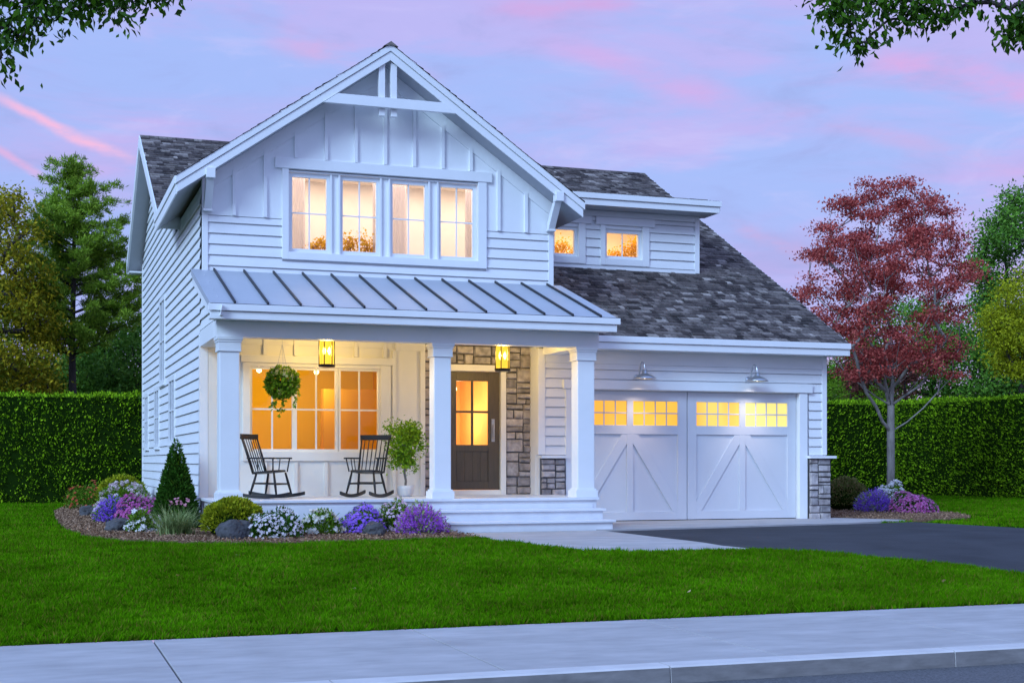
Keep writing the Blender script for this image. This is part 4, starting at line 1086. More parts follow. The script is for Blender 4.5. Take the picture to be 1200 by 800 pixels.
def flower_plant(name, label, cat, x, y, w, h, green, fcols, nf, fsize, nl=1500, group=None, spike=False, fname=None, head=None, top=0.35, lsize=0.055):
    z = float(ground_z(x, y)) + 0.03; nf = int(nf * (1.5 if not spike else 1.6))
    t = thing(name, label, cat, (x, y, z), group=group)
    P, U = rand_in_dome(nl, w * 0.94, h * 0.88, shell=0.25); P[:, 2] += 0.01
    lump = 1 + 0.12 * np.sin(U[:, 0] * 5 + x * 9) + 0.10 * np.sin(U[:, 1] * 6 + y * 7); P *= lump[:, None]
    V, F = leaf_mesh(P, rng.uniform(0.6, 1.3, nl) * lsize, 0.45, U + np.array([0, 0, 0.6]), 0.9)
    st = MB()
    for k in range(26):
        a = rng.uniform(0, 6.28); q = rng.uniform(0.2, 0.42) * w
        st.tube([(0, 0, -0.05), (q * 0.5 * math.cos(a), q * 0.5 * math.sin(a), h * 0.45), (q * math.cos(a), q * math.sin(a), h * rng.uniform(0.6, 0.85))], 0.005, 4, cap=False)
    arr('foliage', V, F, leafmat(green), t)
    st.build('stem', leafmat(green), t)
    m = island('petal_' + name + '_' + str(int(x * 100)), fcols, 0.6, trans=0.25)
    if spike:
        vs = []; n = nf; st2 = []
        U2 = unit(rng.normal(size=(n, 3)) * np.array([1, 1, 0.55]) + np.array([0, 0, 0.75])); U2[:, 2] = np.abs(U2[:, 2])
        ln = rng.uniform(0.8, 1.08, n)[:, None]
        tips = U2 * np.array([w / 2, w / 2, h]) * ln * np.array([1.05, 1.05, 1.0])
        per = 16
        f = np.tile(np.linspace(0.52, 1.0, per), n); T = np.repeat(tips, per, 0); DU = np.repeat(U2, per, 0)
        Pp = T * f[:, None] + rng.normal(size=(n * per, 3)) * 0.007
        V, F = leaf_mesh(Pp, rng.uniform(0.018, 0.036, n * per), 0.7, DU, 0.9)
        arr('flower_spike', V, F, m, t)
    else:
        if head:      # rounded heads of many florets
            C, U2 = rand_in_dome(nf, w, h, shell=0.72); k = head
            U2 = unit(U2 + np.array([0, 0, 0.25])); C[:, 2] = np.maximum(C[:, 2], h * 0.18)
            Q = np.repeat(C, k, 0) + unit(rng.normal(size=(nf * k, 3))) * rng.uniform(0.25, 1, (nf * k, 1)) * 0.045
            V, F = blooms(Q, np.repeat(U2, k, 0) + rng.normal(size=(nf * k, 3)) * 0.5, fsize)
        else:
            P, U2 = rand_in_dome(nf, w, h, shell=0.72)
            lump = 1 + 0.12 * np.sin(U2[:, 0] * 5 + x * 9) + 0.10 * np.sin(U2[:, 1] * 6 + y * 7); P *= lump[:, None]
            V, F = blooms(P, U2 + np.array([-0.15, -0.3, 0.35]), fsize)
        arr(fname or 'blossom', V, F, m, t)
    return t
PALEPINK = [(0.75, 0.60, 0.62), (0.80, 0.72, 0.72), (0.70, 0.50, 0.58), (0.82, 0.78, 0.74)]
WHITE = [(0.82, 0.80, 0.80), (0.78, 0.74, 0.76), (0.85, 0.84, 0.82)]
VIOLET = [(0.24, 0.10, 0.66), (0.34, 0.15, 0.80), (0.46, 0.24, 0.86), (0.28, 0.11, 0.70)]
PURPLE = [(0.38, 0.09, 0.62), (0.52, 0.15, 0.78), (0.66, 0.28, 0.86), (0.43, 0.11, 0.66)]
MAG = [(0.42, 0.06, 0.26), (0.55, 0.10, 0.36), (0.66, 0.20, 0.48), (0.36, 0.05, 0.30)]
FG = 'flowering plants in the beds'
flower_plant('flowering_shrub', 'loose leafy bush with small red flowers at the far left end of the bed', 'bush', 1.30, 34.3, 1.0, 0.62, 'fresh', [(0.45, 0.05, 0.03), (0.55, 0.12, 0.06)], 90, 0.04, 2200, FG)
flower_plant('flowering_shrub', 'pale pink and white flower clumps spreading behind the violet flowers', 'flowers', 1.95, 31.2, 1.30, 0.72, 'fresh', PALEPINK, 75, 0.034, 2200, FG, head=14, fname='flower_head')
flower_plant('flowering_shrub', 'pale lilac flower clump low beside the small dark boulder', 'flowers', 1.52, 28.8, 0.70, 0.40, 'fresh', [(0.65, 0.5, 0.68), (0.75, 0.62, 0.74), (0.6, 0.45, 0.66)], 34, 0.03, 1000, FG, head=12, fname='flower_head')
flower_plant('lavender_plant', 'violet-blue spiky flowers between pale pink and magenta ones', 'flowers', 1.46, 26.6, 0.66, 0.48, 'fresh', VIOLET, 320, 0.03, 900, FG, spike=True)
flower_plant('flowering_shrub', 'magenta flowers in a low mass left of the cone shrub', 'flowers', 1.86, 25.3, 0.92, 0.52, 'deep', MAG, 760, 0.030, 1500, FG)
flower_plant('flowering_shrub', 'magenta flowers close against the foot of the cone shrub', 'flowers', 2.08, 24.05, 0.55, 0.50, 'deep', MAG, 330, 0.030, 1100, FG)
flower_plant('flowering_shrub', 'white flowers on bright green leaves between boulder and tufted grass', 'flowers', 1.72, 22.9, 0.62, 0.36, 'fresh', WHITE, 60, 0.046, 1500, FG)
flower_plant('flowering_shrub', 'dense low white and pale pink flowers beside the round lime shrub', 'flowers', 3.47, 20.55, 0.92, 0.44, 'deep', [(0.72, 0.58, 0.66), (0.80, 0.74, 0.78), (0.82, 0.80, 0.80)], 300, 0.027, 2200, FG)
flower_plant('flowering_shrub', 'cream white flower heads under the right half of the porch window', 'flowers', 4.27, 21.2, 0.72, 0.40, 'fresh', [(0.82, 0.78, 0.70), (0.84, 0.82, 0.76)], 34, 0.030, 1500, FG, head=10, fname='flower_head')
flower_plant('flowering_shrub', 'blue-violet flowers behind the small rounded rock', 'flowers', 5.00, 21.42, 0.78, 0.44, 'fresh', VIOLET, 560, 0.028, 1400, FG)
flower_plant('flowering_shrub', 'taller pink and white flowers against the porch skirt', 'flowers', 5.55, 21.5, 0.56, 0.54, 'fresh', [(0.70, 0.42, 0.60), (0.80, 0.66, 0.74), (0.76, 0.55, 0.68)], 190, 0.030, 1400, FG)
flower_plant('lavender_plant', 'purple lavender mound beside the porch steps', 'flowers', 5.83, 20.95, 0.82, 0.46, 'sage', PURPLE, 330, 0.03, 1000, FG, spike=True)
flower_plant('lavender_plant', 'purple-blue lavender mound in the bed right of the garage', 'flowers', 18.05, 26.7, 0.86, 0.52, 'sage', VIOLET, 330, 0.03, 1000, FG, spike=True)
flower_plant('flowering_shrub', 'white flowers at the foot of the red-leaved tree', 'flowers', 20.2, 29.2, 0.80, 0.62, 'fresh', WHITE, 170, 0.05, 1500, FG)
flower_plant('flowering_shrub', 'magenta and pink low flowers right of the purple lavender by the garage', 'flowers', 18.55, 26.0, 1.02, 0.44, 'deep', MAG + [(0.60, 0.40, 0.55)], 560, 0.032, 1800, FG)

def clipped(name, label, x, y, w, h, green, nl, lsize, cone=False, cat='shrub'):
    z = float(ground_z(x, y)) + 0.02
    t = thing(name, label, cat, (x, y, z))
    u = unit(rng.normal(size=(nl, 3)))
    if cone:
        zz = 1 - np.sqrt(rng.random(nl)); a = rng.uniform(0, 2 * math.pi, nl)
        rad = (w / 2) * (1 - zz) ** 0.82 * (0.82 + 0.18 * np.minimum(1, zz * 9)) * rng.uniform(0.82, 1.05, nl) * (1 + 0.06 * np.sin(a * 7 + zz * 30))
        P = np.column_stack([np.cos(a) * rad, np.sin(a) * rad, zz * h]); D = np.column_stack([np.cos(a), np.sin(a), np.full(nl, 0.9)])
    else:
        u[:, 2] = np.where(u[:, 2] < -0.35, -u[:, 2], u[:, 2])
        s = rng.uniform(0.86, 1.03, nl) * (1 + 0.05 * np.sin(u[:, 0] * 9 + 1) * np.sin(u[:, 1] * 8) + 0.03 * np.sin(u[:, 2] * 14))
        P = u * s[:, None] * np.array([w / 2, w / 2, h * 0.60]); P[:, 2] += h * 0.40; D = u + np.array([0, 0, 0.45])
        P[:, 2] = np.maximum(P[:, 2], 0.02)
    V, F = leaf_mesh(P, rng.uniform(0.7, 1.3, nl) * lsize, 0.5, D, 0.7)
    arr('foliage', V, F, leafmat(green), t)
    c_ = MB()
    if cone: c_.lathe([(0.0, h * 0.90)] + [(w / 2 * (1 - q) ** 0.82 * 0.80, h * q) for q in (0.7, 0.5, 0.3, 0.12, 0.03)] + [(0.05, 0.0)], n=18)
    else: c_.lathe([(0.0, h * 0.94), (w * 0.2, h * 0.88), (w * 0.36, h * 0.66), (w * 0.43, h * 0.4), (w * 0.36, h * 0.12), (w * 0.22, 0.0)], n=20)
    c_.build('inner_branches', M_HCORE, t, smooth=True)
    MB().tube([(0, 0, -0.06), (0.01, 0, h * 0.4)], 0.025, 6).build('stem', M_DBARK, t)
    return t
clipped('cone_shrub', 'dark green cone-shaped evergreen shrub against the left side of the house', 2.32, 23.7, 0.82, 1.50, 'deep', 7000, 0.06, cone=True)
clipped('round_shrub', 'rounded lime-green shrub at the left corner of the porch', 2.92, 21.15, 0.92, 0.56, 'lime', 4200, 0.055)
clipped('round_shrub', 'rounded olive shrub with reddish tips beside the stone pillar of the garage', 18.0, 27.8, 0.98, 0.74, 'olive', 4200, 0.055)
clipped('round_shrub', 'yellow-green rounded bush at the back of the left flower bed', 2.02, 33.2, 1.1, 0.78, 'lime', 2600, 0.07)
# tufted ornamental grass
t = thing('ornamental_grass', 'tuft of long blue-green grass blades beside the lime shrub', 'grass tuft', (2.14, 21.75, -0.02))
V = []; F = []; n = 620
for k in range(n):
    a = rng.uniform(0, 2 * math.pi); L = rng.uniform(0.34, 0.62); out_ = rng.uniform(0.25, 1.5); wd = rng.uniform(0.005, 0.010)
    b0 = np.array([rng.normal() * 0.10, rng.normal() * 0.10, 0]); d = np.array([math.cos(a), math.sin(a), 0]); s_ = np.array([-math.sin(a), math.cos(a), 0]) * wd
    prev = None
    for q in range(5):
        f = q / 4; p = b0 + d * (out_ * L * f * (0.35 + 0.65 * f)) + np.array([0, 0, L * (f - 0.42 * out_ * f * f)]); ww = s_ * (1 - f * 0.95)
        V += [p - ww, p + ww]
        if prev is not None: F.append((prev, prev + 1, prev + 3, prev + 2))
        prev = len(V) - 2
arr('blade', V, F, island('blue_grass', GREENS['sage'], 0.5, trans=0.2), t)
V, F = blooms(np.column_stack([rng.uniform(-0.12, 0.22, 26), rng.uniform(0.1, 0.3, 26), rng.uniform(0.44, 0.56, 26)]), np.tile([0, -0.5, 0.8], (26, 1)), 0.026)
arr('blossom', V, F, island('petal_pink', [(0.6, 0.2, 0.3), (0.7, 0.35, 0.42)], 0.6), t)

# boulders
def boulder(label, x, y, w, d, h, seed):
    import bmesh
    from mathutils import noise as nz
    bm = bmesh.new(); bmesh.ops.create_icosphere(bm, subdivisions=4, radius=1)
    for v in bm.verts:
        p = v.co.copy(); q = p * 1.1 + Vector((seed * 3.1, seed, 0))
        k = 1 + 0.30 * nz.noise(q) + 0.13 * nz.noise(q * 2.7) + 0.05 * nz.noise(q * 6)
        f = max(abs(p.x), abs(p.y), abs(p.z)); k *= (0.75 + 0.25 / f * 0.8)
        v.co = Vector((p.x * k * w / 2, p.y * k * d / 2, (p.z * k * 0.62 + 0.28) * h))
    me = bpy.data.meshes.new('boulder'); bm.to_mesh(me); bm.free(); me.materials.append(M_ROCK)
    o = bpy.data.objects.new('boulder', me); COL.objects.link(o); o.location = (x, y, float(ground_z(x, y)) + 0.02); o.rotation_euler = (0, 0, seed)
    tag(o, label, 'rock', 'boulders in the left flower bed')
boulder('small dark boulder at the far left beside pale pink flowers', 1.16, 29.9, 0.42, 0.4, 0.26, 1.3)
boulder('smooth grey boulder in front of the magenta and violet flowers', 1.36, 23.2, 0.46, 0.4, 0.26, 2.2)
boulder('largest dark boulder in front of the round lime shrub', 2.86, 20.5, 0.52, 0.42, 0.34, 0.4)
boulder('rough grey rock between the blue-violet flowers and purple lavender', 5.02, 20.72, 0.40, 0.34, 0.25, 4.7)

# potted tree on the porch
t = thing('potted_plant', 'small leafy tree in a white pot between the right rocking chair and middle post', 'potted plant', (6.18, 23.25, 0.50))
MB().lathe([(0.0, 0.0), (0.105, 0.0), (0.135, 0.05), (0.155, 0.14), (0.16, 0.20), (0.145, 0.20), (0.14, 0.165), (0.0, 0.165)], n=28).build('pot', mat('white_ceramic', (0.62, 0.60, 0.58), 0.4), t, smooth=True)
tg = [np.array([rng.normal() * 0.15, rng.normal() * 0.15, rng.uniform(0.52, 1.22)]) for _ in range(42)]
nd, pa, ra = skeleton([(0, 0, 0.15), (0.01, 0.0, 0.28), (-0.015, 0.01, 0.42), (0.01, 0, 0.55)], tg, 0.0035, 0.3, 0.25)
limb_mesh(nd, pa, ra, 5).build('trunk', M_BARK, t, smooth=True)
C = np.array(tg); k = 66; P = np.repeat(C, k, 0) + rng.normal(size=(len(C) * k, 3)) * np.array([0.075, 0.075, 0.065])
V, F = leaf_mesh(P, rng.uniform(0.045, 0.085, len(P)), 0.5, np.tile([0, 0, -0.25], (len(P), 1)), 1.0)
arr('foliage', V, F, island('potted_leaf', [(0.09, 0.21, 0.010), (0.18, 0.34, 0.015), (0.30, 0.48, 0.025), (0.12, 0.26, 0.012)], 0.5, trans=0.3), t)
# hanging basket
t = thing('hanging_basket', 'hanging basket of trailing leaves and yellow flowers under the porch roof', 'hanging basket', (3.91, 22.55, 2.41))
for a in (0.5, 2.6, 4.7):
    MB().tube([(0.15 * math.cos(a), 0.15 * math.sin(a), 0.0), (0.003 * math.cos(a), 0.003 * math.sin(a), 0.62)], 0.004, 5).build('chain', M_STEEL, t)
MB().tube([(0, 0, 0.61), (0, 0, 0.855)], 0.004, 5).build('hook', M_STEEL, t)
MB().lathe([(0.0, -0.16), (0.09, -0.14), (0.15, -0.06), (0.17, 0.02), (0.155, 0.02), (0.0, 0.0)], n=20).build('pot', M_BLACK, t, smooth=True)
n = 1500; u = unit(rng.normal(size=(n, 3))); P = u * rng.uniform(0.75, 1.05, (n, 1)) * np.array([0.25, 0.25, 0.23])
V1 = leaf_mesh(P, rng.uniform(0.05, 0.09, n), 0.6, u + np.array([0, 0, -0.2]), 0.9)
tr = []
for a, r_, L in ((3.5, 0.16, 0.46), (4.3, 0.05, 0.56), (5.0, 0.02, 0.50), (5.9, 0.21, 0.38), (2.4, 0.15, 0.40)):
    q = np.linspace(0, 1, 34); tr.append(np.column_stack([r_ * math.cos(a) + 0.03 * np.sin(q * 5), r_ * math.sin(a) - 0.06 + 0.0 * q, -q * L]) + rng.normal(size=(34, 3)) * 0.02)
T_ = np.concatenate(tr); V2 = leaf_mesh(T_, 0.065, 0.65, np.tile([0, 0, -0.6], (len(T_), 1)), 0.9)
V, F = join_arr([V1, V2]); arr('foliage', V, F, island('basket_leaf', [(0.081, 0.182, 0.010), (0.189, 0.351, 0.016), (0.351, 0.546, 0.026), (0.121, 0.247, 0.013)], 0.5, trans=0.25), t)
u = unit(rng.normal(size=(60, 3)) + np.array([0, -0.3, 0.9])); V, F = blooms(u * np.array([0.27, 0.27, 0.24]), u, 0.040)
arr('blossom', V, F, island('petal_yellow', [(0.75, 0.62, 0.15), (0.80, 0.70, 0.30)], 0.6), t)
# golden leaf meshes added behind the upstairs panes to imitate reflected trees
def pane_reflection(label, pts, y, n, s, spread, base):
    t = thing('tree_reflection', label, 'tree reflection', (pts[0][0], y, base), group='golden tree reflections imitated behind the upstairs windows')
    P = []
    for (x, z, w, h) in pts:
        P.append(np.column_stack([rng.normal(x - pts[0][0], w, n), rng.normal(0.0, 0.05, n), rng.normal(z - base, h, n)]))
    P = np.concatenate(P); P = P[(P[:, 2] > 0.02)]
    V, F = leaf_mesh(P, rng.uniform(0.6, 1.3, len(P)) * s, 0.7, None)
    arr('foliage', V, F, island('reflected_leaf', [(0.78, 0.44, 0.004), (0.88, 0.55, 0.008), (0.68, 0.33, 0.003)], 0.7, trans=0.3), t)
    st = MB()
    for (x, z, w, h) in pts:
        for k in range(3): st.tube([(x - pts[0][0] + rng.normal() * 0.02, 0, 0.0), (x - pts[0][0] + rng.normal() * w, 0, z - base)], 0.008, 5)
    st.build('stem', island('reflected_stem', [(0.5, 0.16, 0.003), (0.5, 0.2, 0.004)], 0.7), t)  # stems of the added tree reflection
pane_reflection('golden leaf cluster added as a tree reflection behind the lower right pane of the leftmost upstairs window', [(4.93, 5.02, 0.06, 0.06), (5.02, 4.95, 0.06, 0.10), (4.80, 4.94, 0.05, 0.05)], W + 0.42, 150, 0.05, 0, 4.80)
pane_reflection('golden leaf cluster added as a tree reflection behind the second upstairs window from the left', [(5.45, 5.10, 0.09, 0.07), (5.70, 5.06, 0.08, 0.09), (5.86, 4.98, 0.10, 0.06), (5.42, 4.96, 0.08, 0.06)], W + 0.42, 190, 0.05, 0, 4.80)
pane_reflection('golden leaf cluster added as a tree reflection behind the dormer window nearest the gable', [(10.28, 5.52, 0.1, 0.06), (10.5, 5.60, 0.08, 0.08), (10.75, 5.50, 0.12, 0.06)], DY + 0.4, 210, 0.05, 0, 5.36)
pane_reflection('golden leaf cluster added as a tree reflection behind the right dormer window', [(12.2, 5.72, 0.09, 0.09), (12.05, 5.58, 0.12, 0.08), (11.75, 5.50, 0.14, 0.05), (12.3, 5.52, 0.10, 0.08)], DY + 0.4, 260, 0.05, 0, 5.36)
def curtain(label, x0, x1, y, z0, z1, m):
    n = 40; V = []
    for k in range(n + 1):
        x = x0 + (x1 - x0) * k / n; yy = y + 0.03 * math.sin(k * 1.9)
        V += [(x - x0, yy - y, 0), (x - x0, yy - y, z1 - z0), (x - x0, yy - y + 0.004, 0), (x - x0, yy - y + 0.004, z1 - z0)]
    F = [(4 * k, 4 * k + 4, 4 * k + 5, 4 * k + 1) for k in range(n)] + [(4 * k + 2, 4 * k + 3, 4 * k + 7, 4 * k + 6) for k in range(n)]
    o = arr('curtain', V, F, m, loc=(x0, y, z0), smooth=True); tag(o, label, 'curtain', 'pale curtains upstairs')
M_CURT = island('curtain_cloth', [(0.90, 0.82, 0.85), (0.90, 0.82, 0.85)], 0.8, trans=0.75)
_t = M_CURT.node_tree; _o = _t.nodes['Material Output']; _s = _o.inputs['Surface'].links[0].from_socket
_x = N(_t, 'ShaderNodeMixShader'); _x.inputs[0].default_value = 0.62; _y = N(_t, 'ShaderNodeBsdfTransparent')      # sheer cloth
_t.links.new(_s, _x.inputs[1]); _t.links.new(_y.outputs[0], _x.inputs[2]); _t.links.new(_x.outputs[0], _o.inputs['Surface'])
curtain('pale pinkish curtain at the left edge of the leftmost upstairs window', 4.36, 4.62, W + 0.30, 4.40, 6.22, M_CURT)
curtain('pale pinkish curtain at the right edge of the second upstairs window', 5.85, 6.06, W + 0.30, 4.40, 6.22, M_CURT)
curtain('pale pinkish curtain at the left edge of the third upstairs window', 6.20, 6.48, W + 0.30, 4.40, 6.22, M_CURT)
curtain('pale pinkish curtain at the right edge of the rightmost upstairs window', 7.60, 7.85, W + 0.30, 4.40, 6.22, M_CURT)

# ------------------------------------------------------------------ hedges
def hedge(label, x0, y0, x1, y1, h, thick, dens, lsize=0.085):
    L = math.hypot(x1 - x0, y1 - y0); a = math.atan2(y1 - y0, x1 - x0)
    t = thing('hedge', label, 'hedge', (x0, y0, -0.06), a, 'clipped hedges round the garden')
    n1, n2, n3 = int(L * h * dens), int(L * thick * dens * 0.8), int(h * thick * dens)
    def bump(p, q): return 0.06 * np.sin(p * 1.3 + q * 1.7) + 0.06 * np.sin(p * 5.1 - q * 4.3) * np.sin(q * 3.1 + p) + 0.05 * np.sin(p * 9.7 + q * 8.1) * np.sin(q * 11 - p * 7.3)
    S = []; D = []
    for sgn in (-1, 1):
        p, q = rng.uniform(0, L, n1), rng.uniform(0, h, n1) 
        S.append(np.column_stack([p, sgn * (thick / 2 + bump(p, q) - rng.random(n1) ** 2 * 0.14), q])); D.append(np.tile([0, sgn * 0.8, 0.55], (n1, 1)))
    p, q = rng.uniform(0, L, n2), rng.uniform(-thick / 2, thick / 2, n2)
    S.append(np.column_stack([p, q, h + bump(p, q) * 0.7 - rng.random(n2) * 0.06 + (rng.random(n2) > 0.94) * rng.random(n2) * 0.10])); D.append(np.tile([0, 0, 1.0], (n2, 1)))
    for e in (0, L):
        p, q = rng.uniform(-thick / 2, thick / 2, n3), rng.uniform(0, h, n3)
        S.append(np.column_stack([np.full(n3, e) + bump(p, q), p, q])); D.append(np.tile([-1 if e == 0 else 1, 0, 0.4], (n3, 1)))
    P = np.concatenate(S); D = np.concatenate(D); k = len(P)
    # sprays of leaves: each point carries a few
    V, F = leaf_mesh(P, rng.uniform(0.6, 1.4, k) * lsize, 0.5, D, 0.75)
    arr('foliage', V, F, M_HEDGE, t)
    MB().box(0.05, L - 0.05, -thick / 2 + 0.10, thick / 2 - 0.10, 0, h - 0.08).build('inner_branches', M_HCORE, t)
hedge('tall clipped green hedge left of the house', -13.0, 40.6, 6.0, 40.6, 3.03, 1.2, 330)
hedge('tall clipped green hedge behind the red-leaved tree', 16.0, 41.2, 28.2, 41.2, 3.2, 1.2, 330)
hedge('tall clipped green hedge running forward along the right edge of the lawn', 28.75, 40.5, 31.2, 24.0, 3.2, 1.2, 420)

# ------------------------------------------------------------------ trees
def tree(name, label, x, y, trunk, targets, leaves, bark, leaf_m, r_tip=0.012, lift=0.35, jitter=0.12, z=None, parts=('trunk', 'crown'), rmin=0.0, power=0.5, climb=0.25, group=None, cat='tree'):
    t = thing(name, label, cat, (x, y, float(ground_z(x, y)) - 0.05 if z is None else z), group=group)
    nd, pa, ra = skeleton(trunk, targets, r_tip, jitter, lift, power, climb)
    limb_mesh(nd, pa, ra, 7, rmin).build(parts[0], bark, t, smooth=True)
    V, F = leaves(nd, pa, targets)
    arr(parts[1], V, F, leaf_m, t)
    return t
def crown_targets(n, prof, zlo, zhi, wob=0.15, hollow=0.25, r=rng, asym=None):
    """clump centres inside a crown whose radius at each height is prof(f)"""
    out_ = []
    while len(out_) < n:
        f = r.random(); R_ = prof(f)
        if r.random() > (R_ / 3.5) ** 1.0 + 0.1: continue
        a = r.uniform(0, 2 * math.pi); q = R_ * math.sqrt(hollow + (1 - hollow) * r.random()) * r.uniform(1 - wob, 1 + wob)
        p = np.array([q * math.cos(a), q * math.sin(a), zlo + (zhi - zlo) * f])
        if asym: p = asym(p, f)
        out_.append(p)
    return out_
def clump_leaves(per, sx, sz, L, ratio, D=(0, 0, 0), spread=1.0):
    def f(nd, pa, T):
        C = np.array(T); k = per
        P = np.repeat(C, k, 0) + rng.normal(size=(len(C) * k, 3)) * np.array([sx, sx, sz])
        return leaf_mesh(P, rng.uniform(0.6, 1.3, len(P)) * L, ratio, np.tile(D, (len(P), 1)) if any(D) else None, spread)
    return f
# the red-leaved tree
def red_prof(f): return 2.12 * math.sin(math.pi * min(1, (f * 0.84 + 0.09))) ** 0.70 + 0.1
T = crown_targets(235, red_prof, 3.5, 8.65, 0.16, 0.08)
T += [np.array(p) + rng.normal(size=3) * 0.18 for p in [(-2.1, 0, 5.0), (-2.3, -0.3, 5.5), (-1.9, 0.4, 4.6), (-2.5, 0.1, 5.4), (2.0, 0.2, 4.4), (1.6, -0.4, 3.9), (2.2, 0, 5.4), (-1.1, -0.4, 3.6), (-1.4, 0.3, 3.9)] for _ in range(2)]
tree('red_leaved_tree', 'slender tree with dark red leaves and grey trunk right of the garage', 21.6, 31.2, [(0, 0, 0), (0.02, 0, 1.0), (0.03, 0.02, 2.0), (0.02, 0, 2.7), (0.08, 0, 3.4), (0.10, 0.03, 4.1), (0.06, 0.05, 4.6)], T,
     clump_leaves(165, 0.18, 0.08, 0.088, 0.5), mat('pale_grey_bark', (0.26, 0.235, 0.215), 0.9, vary=0.4, vscale=6, stretch=(1, 1, 0.3), bump=0.6, bscale=25, bdist=0.03), island('red_leaf', [(0.207, 0.029, 0.030), (0.389, 0.066, 0.058), (0.583, 0.110, 0.092), (0.752, 0.209, 0.167), (0.292, 0.045, 0.042)], 0.7, trans=0.3), r_tip=0.0070, lift=1.2, jitter=0.08, z=-0.1, climb=0.78, power=0.49)
# the tall pine behind the left hedge
def pine(label, x, y, H, zlo, Lmax, seed):
    r = np.random.default_rng(seed)
    t = thing('pine_tree', label, 'tree', (x, y, -0.1))
    mb = MB(); mb.tube([(0.03 * math.sin(q), 0.02 * math.cos(q * 1.3), q) for q in np.linspace(0, H, 14)], list(np.linspace(0.17, 0.015, 14)), 9)
    C = []; z = zlo
    while z < H - 0.15:
        f = (z - zlo) / (H - zlo); prof = (1 - f) ** 0.75 * min(1, 0.55 + f * 1.6)
        for k in range(5 if f < 0.75 else 4):
            a = r.uniform(0, 6.283); L = Lmax * prof * r.uniform(0.55, 1.22) + 0.22; rise = r.uniform(0.10, 0.42)
            pts = [(math.cos(a) * L * s, math.sin(a) * L * s, z + rise * L * s + 0.10 * L * s * s) for s in np.linspace(0, 1, 5)]
            mb.tube(pts, list(np.linspace(0.035 * (1 - f) + 0.012, 0.006, 5)), 5, cap=False)
            m_ = max(2, int(L / 0.22))
            for s in np.linspace(0.30, 1.0, m_):
                c0 = np.array([math.cos(a) * L * s, math.sin(a) * L * s, z + rise * L * s + 0.10 * L * s * s])
                for q in range(3):
                    C.append(c0 + r.normal(size=3) * np.array([0.20, 0.20, 0.07]) * (0.5 + 0.5 * s))
        z += r.uniform(0.16, 0.30)
    mb.build('trunk', M_DBARK, t, smooth=True)
    C = np.array(C); per = 44
    P = np.repeat(C, per, 0) + r.normal(size=(len(C) * per, 3)) * np.array([0.055, 0.055, 0.035])
    D = r.normal(size=P.shape) * 0.6 + np.array([0, 0, 0.55]) + np.column_stack([P[:, :2] * 0.25, np.zeros(len(P))])
    V, F = leaf_mesh(P, r.uniform(0.10, 0.20, len(P)), 0.17, D, 0.7)
    arr('crown', V, F, island('pine_needle', [(0.084, 0.175, 0.014), (0.180, 0.318, 0.023), (0.337, 0.504, 0.042), (0.126, 0.230, 0.019), (0.463, 0.635, 0.066)], 0.6, trans=0.15), t)
pine('tall green pine with a bare straight trunk behind the left hedge', 1.3, 46.0, 10.75, 4.6, 2.75, 21)

# broad trees of the wood behind, one mesh per kind copied with a label of its own
def broad(name, label, x, y, n, R_, z0, z1, cols, mname, L=0.2, per=90, sx=0.36, sz=0.26, trunk_top=0.45, group=None, seed=None, trans=0.15, bark=None):
    r = np.random.default_rng(seed or int(abs(x * 100)))
    prof = lambda f: R_ * math.sin(math.pi * min(1, f * 0.82 + 0.16)) ** 0.6
    lob = [(r.uniform(0, 6.28), r.uniform(0.1, 0.9), r.uniform(0.75, 1.2)) for _ in range(7)]
    def asym(p, f):
        a = math.atan2(p[1], p[0]); k = 1.0
        for la, lf, lk in lob:
            d = (abs((a - la + math.pi) % 6.283 - math.pi) / 0.7) ** 2 + ((f - lf) / 0.16) ** 2
            if d < 1: k *= lk
        return np.array([p[0] * k, p[1] * k, p[2]])
    T = crown_targets(n, prof, z0, z1, 0.18, 0.30, r, asym)
    H = z1 * trunk_top + z0 * (1 - trunk_top)
    return tree(name, label, x, y, [(r.normal() * 0.05, r.normal() * 0.05, q) for q in np.linspace(0, H + 0.5, 7)], T, clump_leaves(per, sx, sz, L, 0.5), bark or M_DBARK, island(mname, cols, 0.6, trans=trans), r_tip=0.016, lift=0.3, z=-0.1, group=group)
DG1 = [(0.062, 0.115, 0.013), (0.125, 0.214, 0.019), (0.235, 0.329, 0.027), (0.088, 0.150, 0.014)]
DG2 = [(0.050, 0.143, 0.020), (0.100, 0.247, 0.027), (0.194, 0.383, 0.045), (0.069, 0.175, 0.022)]
YG = [(0.180, 0.227, 0.009), (0.330, 0.374, 0.013), (0.510, 0.520, 0.018), (0.240, 0.260, 0.009)]
OY = [(0.210, 0.195, 0.013), (0.360, 0.309, 0.015), (0.540, 0.423, 0.018), (0.150, 0.179, 0.013), (0.270, 0.309, 0.015)]
LG = [(0.07, 0.16, 0.008), (0.12, 0.25, 0.012), (0.20, 0.34, 0.018), (0.09, 0.19, 0.009)]
WG = 'trees behind the hedges'
broad('broad_tree', 'olive-yellow tree at the left edge in front of the pine', -1.15, 44.2, 170, 2.0, 2.6, 9.6, OY, 'ochre_leaf', 0.124, 156, 0.28, 0.19, group=WG, seed=5, trans=0.25)
broad('broad_tree', 'dark green tree filling the space left of the pine trunk', -2.6, 50.5, 130, 2.8, 1.0, 6.6, DG1, 'dark_leaf', 0.155, 195, 0.39, 0.24, group=WG, seed=6)
broad('broad_tree', 'dark green tree between the pine trunk and the house', 3.6, 50.0, 170, 2.5, 0.8, 6.2, DG2, 'bluish_leaf', 0.155, 195, 0.39, 0.24, group=WG, seed=7)
broad('broad_tree', 'low dark tree directly behind the pine trunk', 1.9, 53.0, 190, 3.0, 0.6, 5.4, DG1, 'dark_leaf', 0.155, 195, 0.39, 0.24, group=WG, seed=8)
